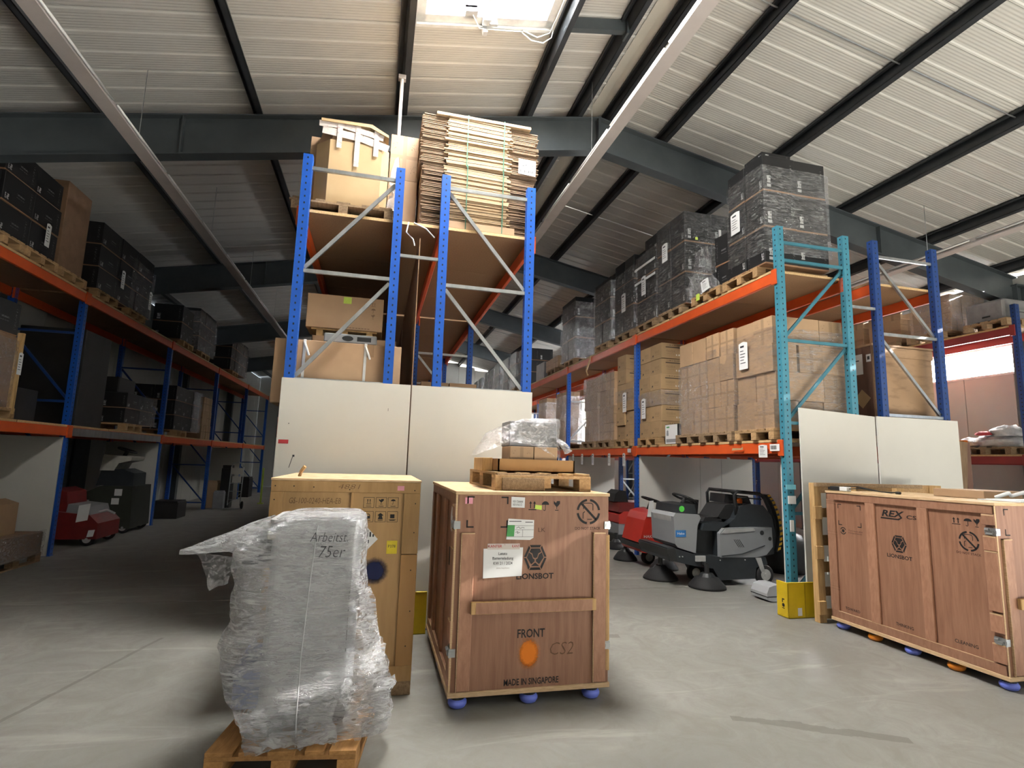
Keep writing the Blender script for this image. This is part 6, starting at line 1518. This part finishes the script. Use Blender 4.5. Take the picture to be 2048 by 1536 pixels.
MB().tube([(-4.98, 12.0, .58), (-4.85, 12.0, .62), (-4.7, 11.95, .56)], .022, 8).build('handle', 'plastic_light', s1)
for x in (-5.8, -5.0): wheel(s1, x, 11.74, .12, .06)
for x in (-5.8, -5.0): wheel(s1, x, 12.55, .12, .06)
s2 = thing('floor_scrubber', 'tall dim scrubber with a cream top and two white labels by the partition', 'scrubber', (-5.4, 13.8, 0), 0, 'machines in the dim aisle')
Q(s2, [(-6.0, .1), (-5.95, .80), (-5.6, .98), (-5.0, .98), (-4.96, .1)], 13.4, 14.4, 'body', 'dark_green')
Q(s2, [(-5.75, .98), (-5.68, 1.30), (-5.3, 1.34), (-5.06, 1.25), (-5.05, .98)], 13.55, 14.2, 'console', 'plastic_charcoal')
Q(s2, [(-5.70, 1.30), (-5.66, 1.64), (-5.12, 1.60), (-5.14, 1.52), (-5.36, 1.46), (-5.44, 1.30)], 13.52, 14.2, 'top_cover', 'machine_cream')
mb = MB(); torus(mb, (-5.35, 13.85, 1.74), .18, .02, .3); mb.cyl((-5.42, 13.85, 1.55), (-5.35, 13.85, 1.74), .04, n=10); mb.build('steering_wheel', 'rubber', s2, True)
MB().box(-5.32, 13.39, .78, -5.18, 13.398, .92).box(-5.36, 13.39, .60, -5.22, 13.398, .73).build('white_label', 'paper', s2)
for x in (-5.8, -5.1): wheel(s2, x, 13.44, .12, .06)
for x in (-5.8, -5.1): wheel(s2, x, 14.35, .12, .06)
s3 = thing('battery_box', 'low dim grey box with a silver rim beside the cream topped scrubber', 'box', (-6.0, 13.0, 0), 0, 'machines in the dim aisle')
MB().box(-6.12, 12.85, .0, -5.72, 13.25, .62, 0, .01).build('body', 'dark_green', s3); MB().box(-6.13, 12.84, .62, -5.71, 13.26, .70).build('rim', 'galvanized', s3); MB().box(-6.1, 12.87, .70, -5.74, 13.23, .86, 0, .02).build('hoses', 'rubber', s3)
GD = 'things at the far end of the dim aisle'
for k, (x0, y0, x1, y1, h, m, lab) in enumerate(((-5.2, 19.4, -4.85, 19.8, .85, 'carton_brown', 'tall dim carton left of the hand truck'), (-4.80, 19.5, -4.50, 19.9, 1.35, 'dark_load', 'dark upright case beside the hand truck'), (-4.9, 19.2, -4.6, 19.45, .55, 'grey_box', 'small pale grey box before the dark case'),
                                                 (-5.6, 16.2, -4.95, 16.9, .45, 'dark_load', 'low black machine part on the floor past the partition'), (-3.6, 29.4, -2.9, 30.0, .6, 'dark_load', 'dark box by the far end wall'), (-2.7, 29.6, -2.2, 30.1, .9, 'dark_load', 'taller dark box by the far end wall'), (-5.6, 24.2, -4.9, 24.9, .8, 'dark_load', 'dark load under the last bay'))):
    mb = MB().box(x0, y0, 0, x1, y1, h * .93, 0, .01).box(x0 + .02, y0 + .02, h * .93, x1 - .02, y1 - .02, h, 0, .005); tag(mb.build('storage_box', m), lab, 'box', GD)
ht = thing('hand_truck', 'silver hand truck with a tall loop handle standing in the dim aisle', 'hand truck', (-4.25, 19.0, 0))
mb = MB()
for x in (-4.43, -4.07): mb.tube([(x, 19.05, .12), (x, 19.10, .7), (x, 19.14, 1.32)], .016, 8)
mb.tube([(-4.43, 19.14, 1.32), (-4.40, 19.15, 1.42), (-4.25, 19.16, 1.45), (-4.10, 19.15, 1.42), (-4.07, 19.14, 1.32)], .016, 8)
for z in (.3, .55, .8, 1.05): mb.tube([(-4.43, 19.07 + z * .06, z), (-4.07, 19.07 + z * .06, z)], .011, 6)
mb.bar((-4.43, 19.07, .15), (-4.07, 19.1, .5), .02, .01); mb.build('frame', 'galvanized', ht, True)
MB().box(-4.46, 18.82, .03, -4.04, 19.06, .04).build('toe_plate', 'galvanized', ht)
MB().box(-4.38, 19.125, .82, -4.12, 19.135, 1.02).box(-4.42, 19.13, 1.08, -4.08, 19.14, 1.28).build('panel', 'panel_white', ht)
for x in (-4.47, -4.03): wheel(ht, x, 19.14, .12, .05, axis='x')
tag(MB().tube([(-3.86, 21.2, .0), (-3.86, 21.2, 1.25)], .03, 8).box(-3.95, 21.1, 0, -3.77, 21.3, .03).build('marker_post', 'paper_lime'), 'lime marker post in the dim aisle past the hand truck', 'post')
fit_texts()
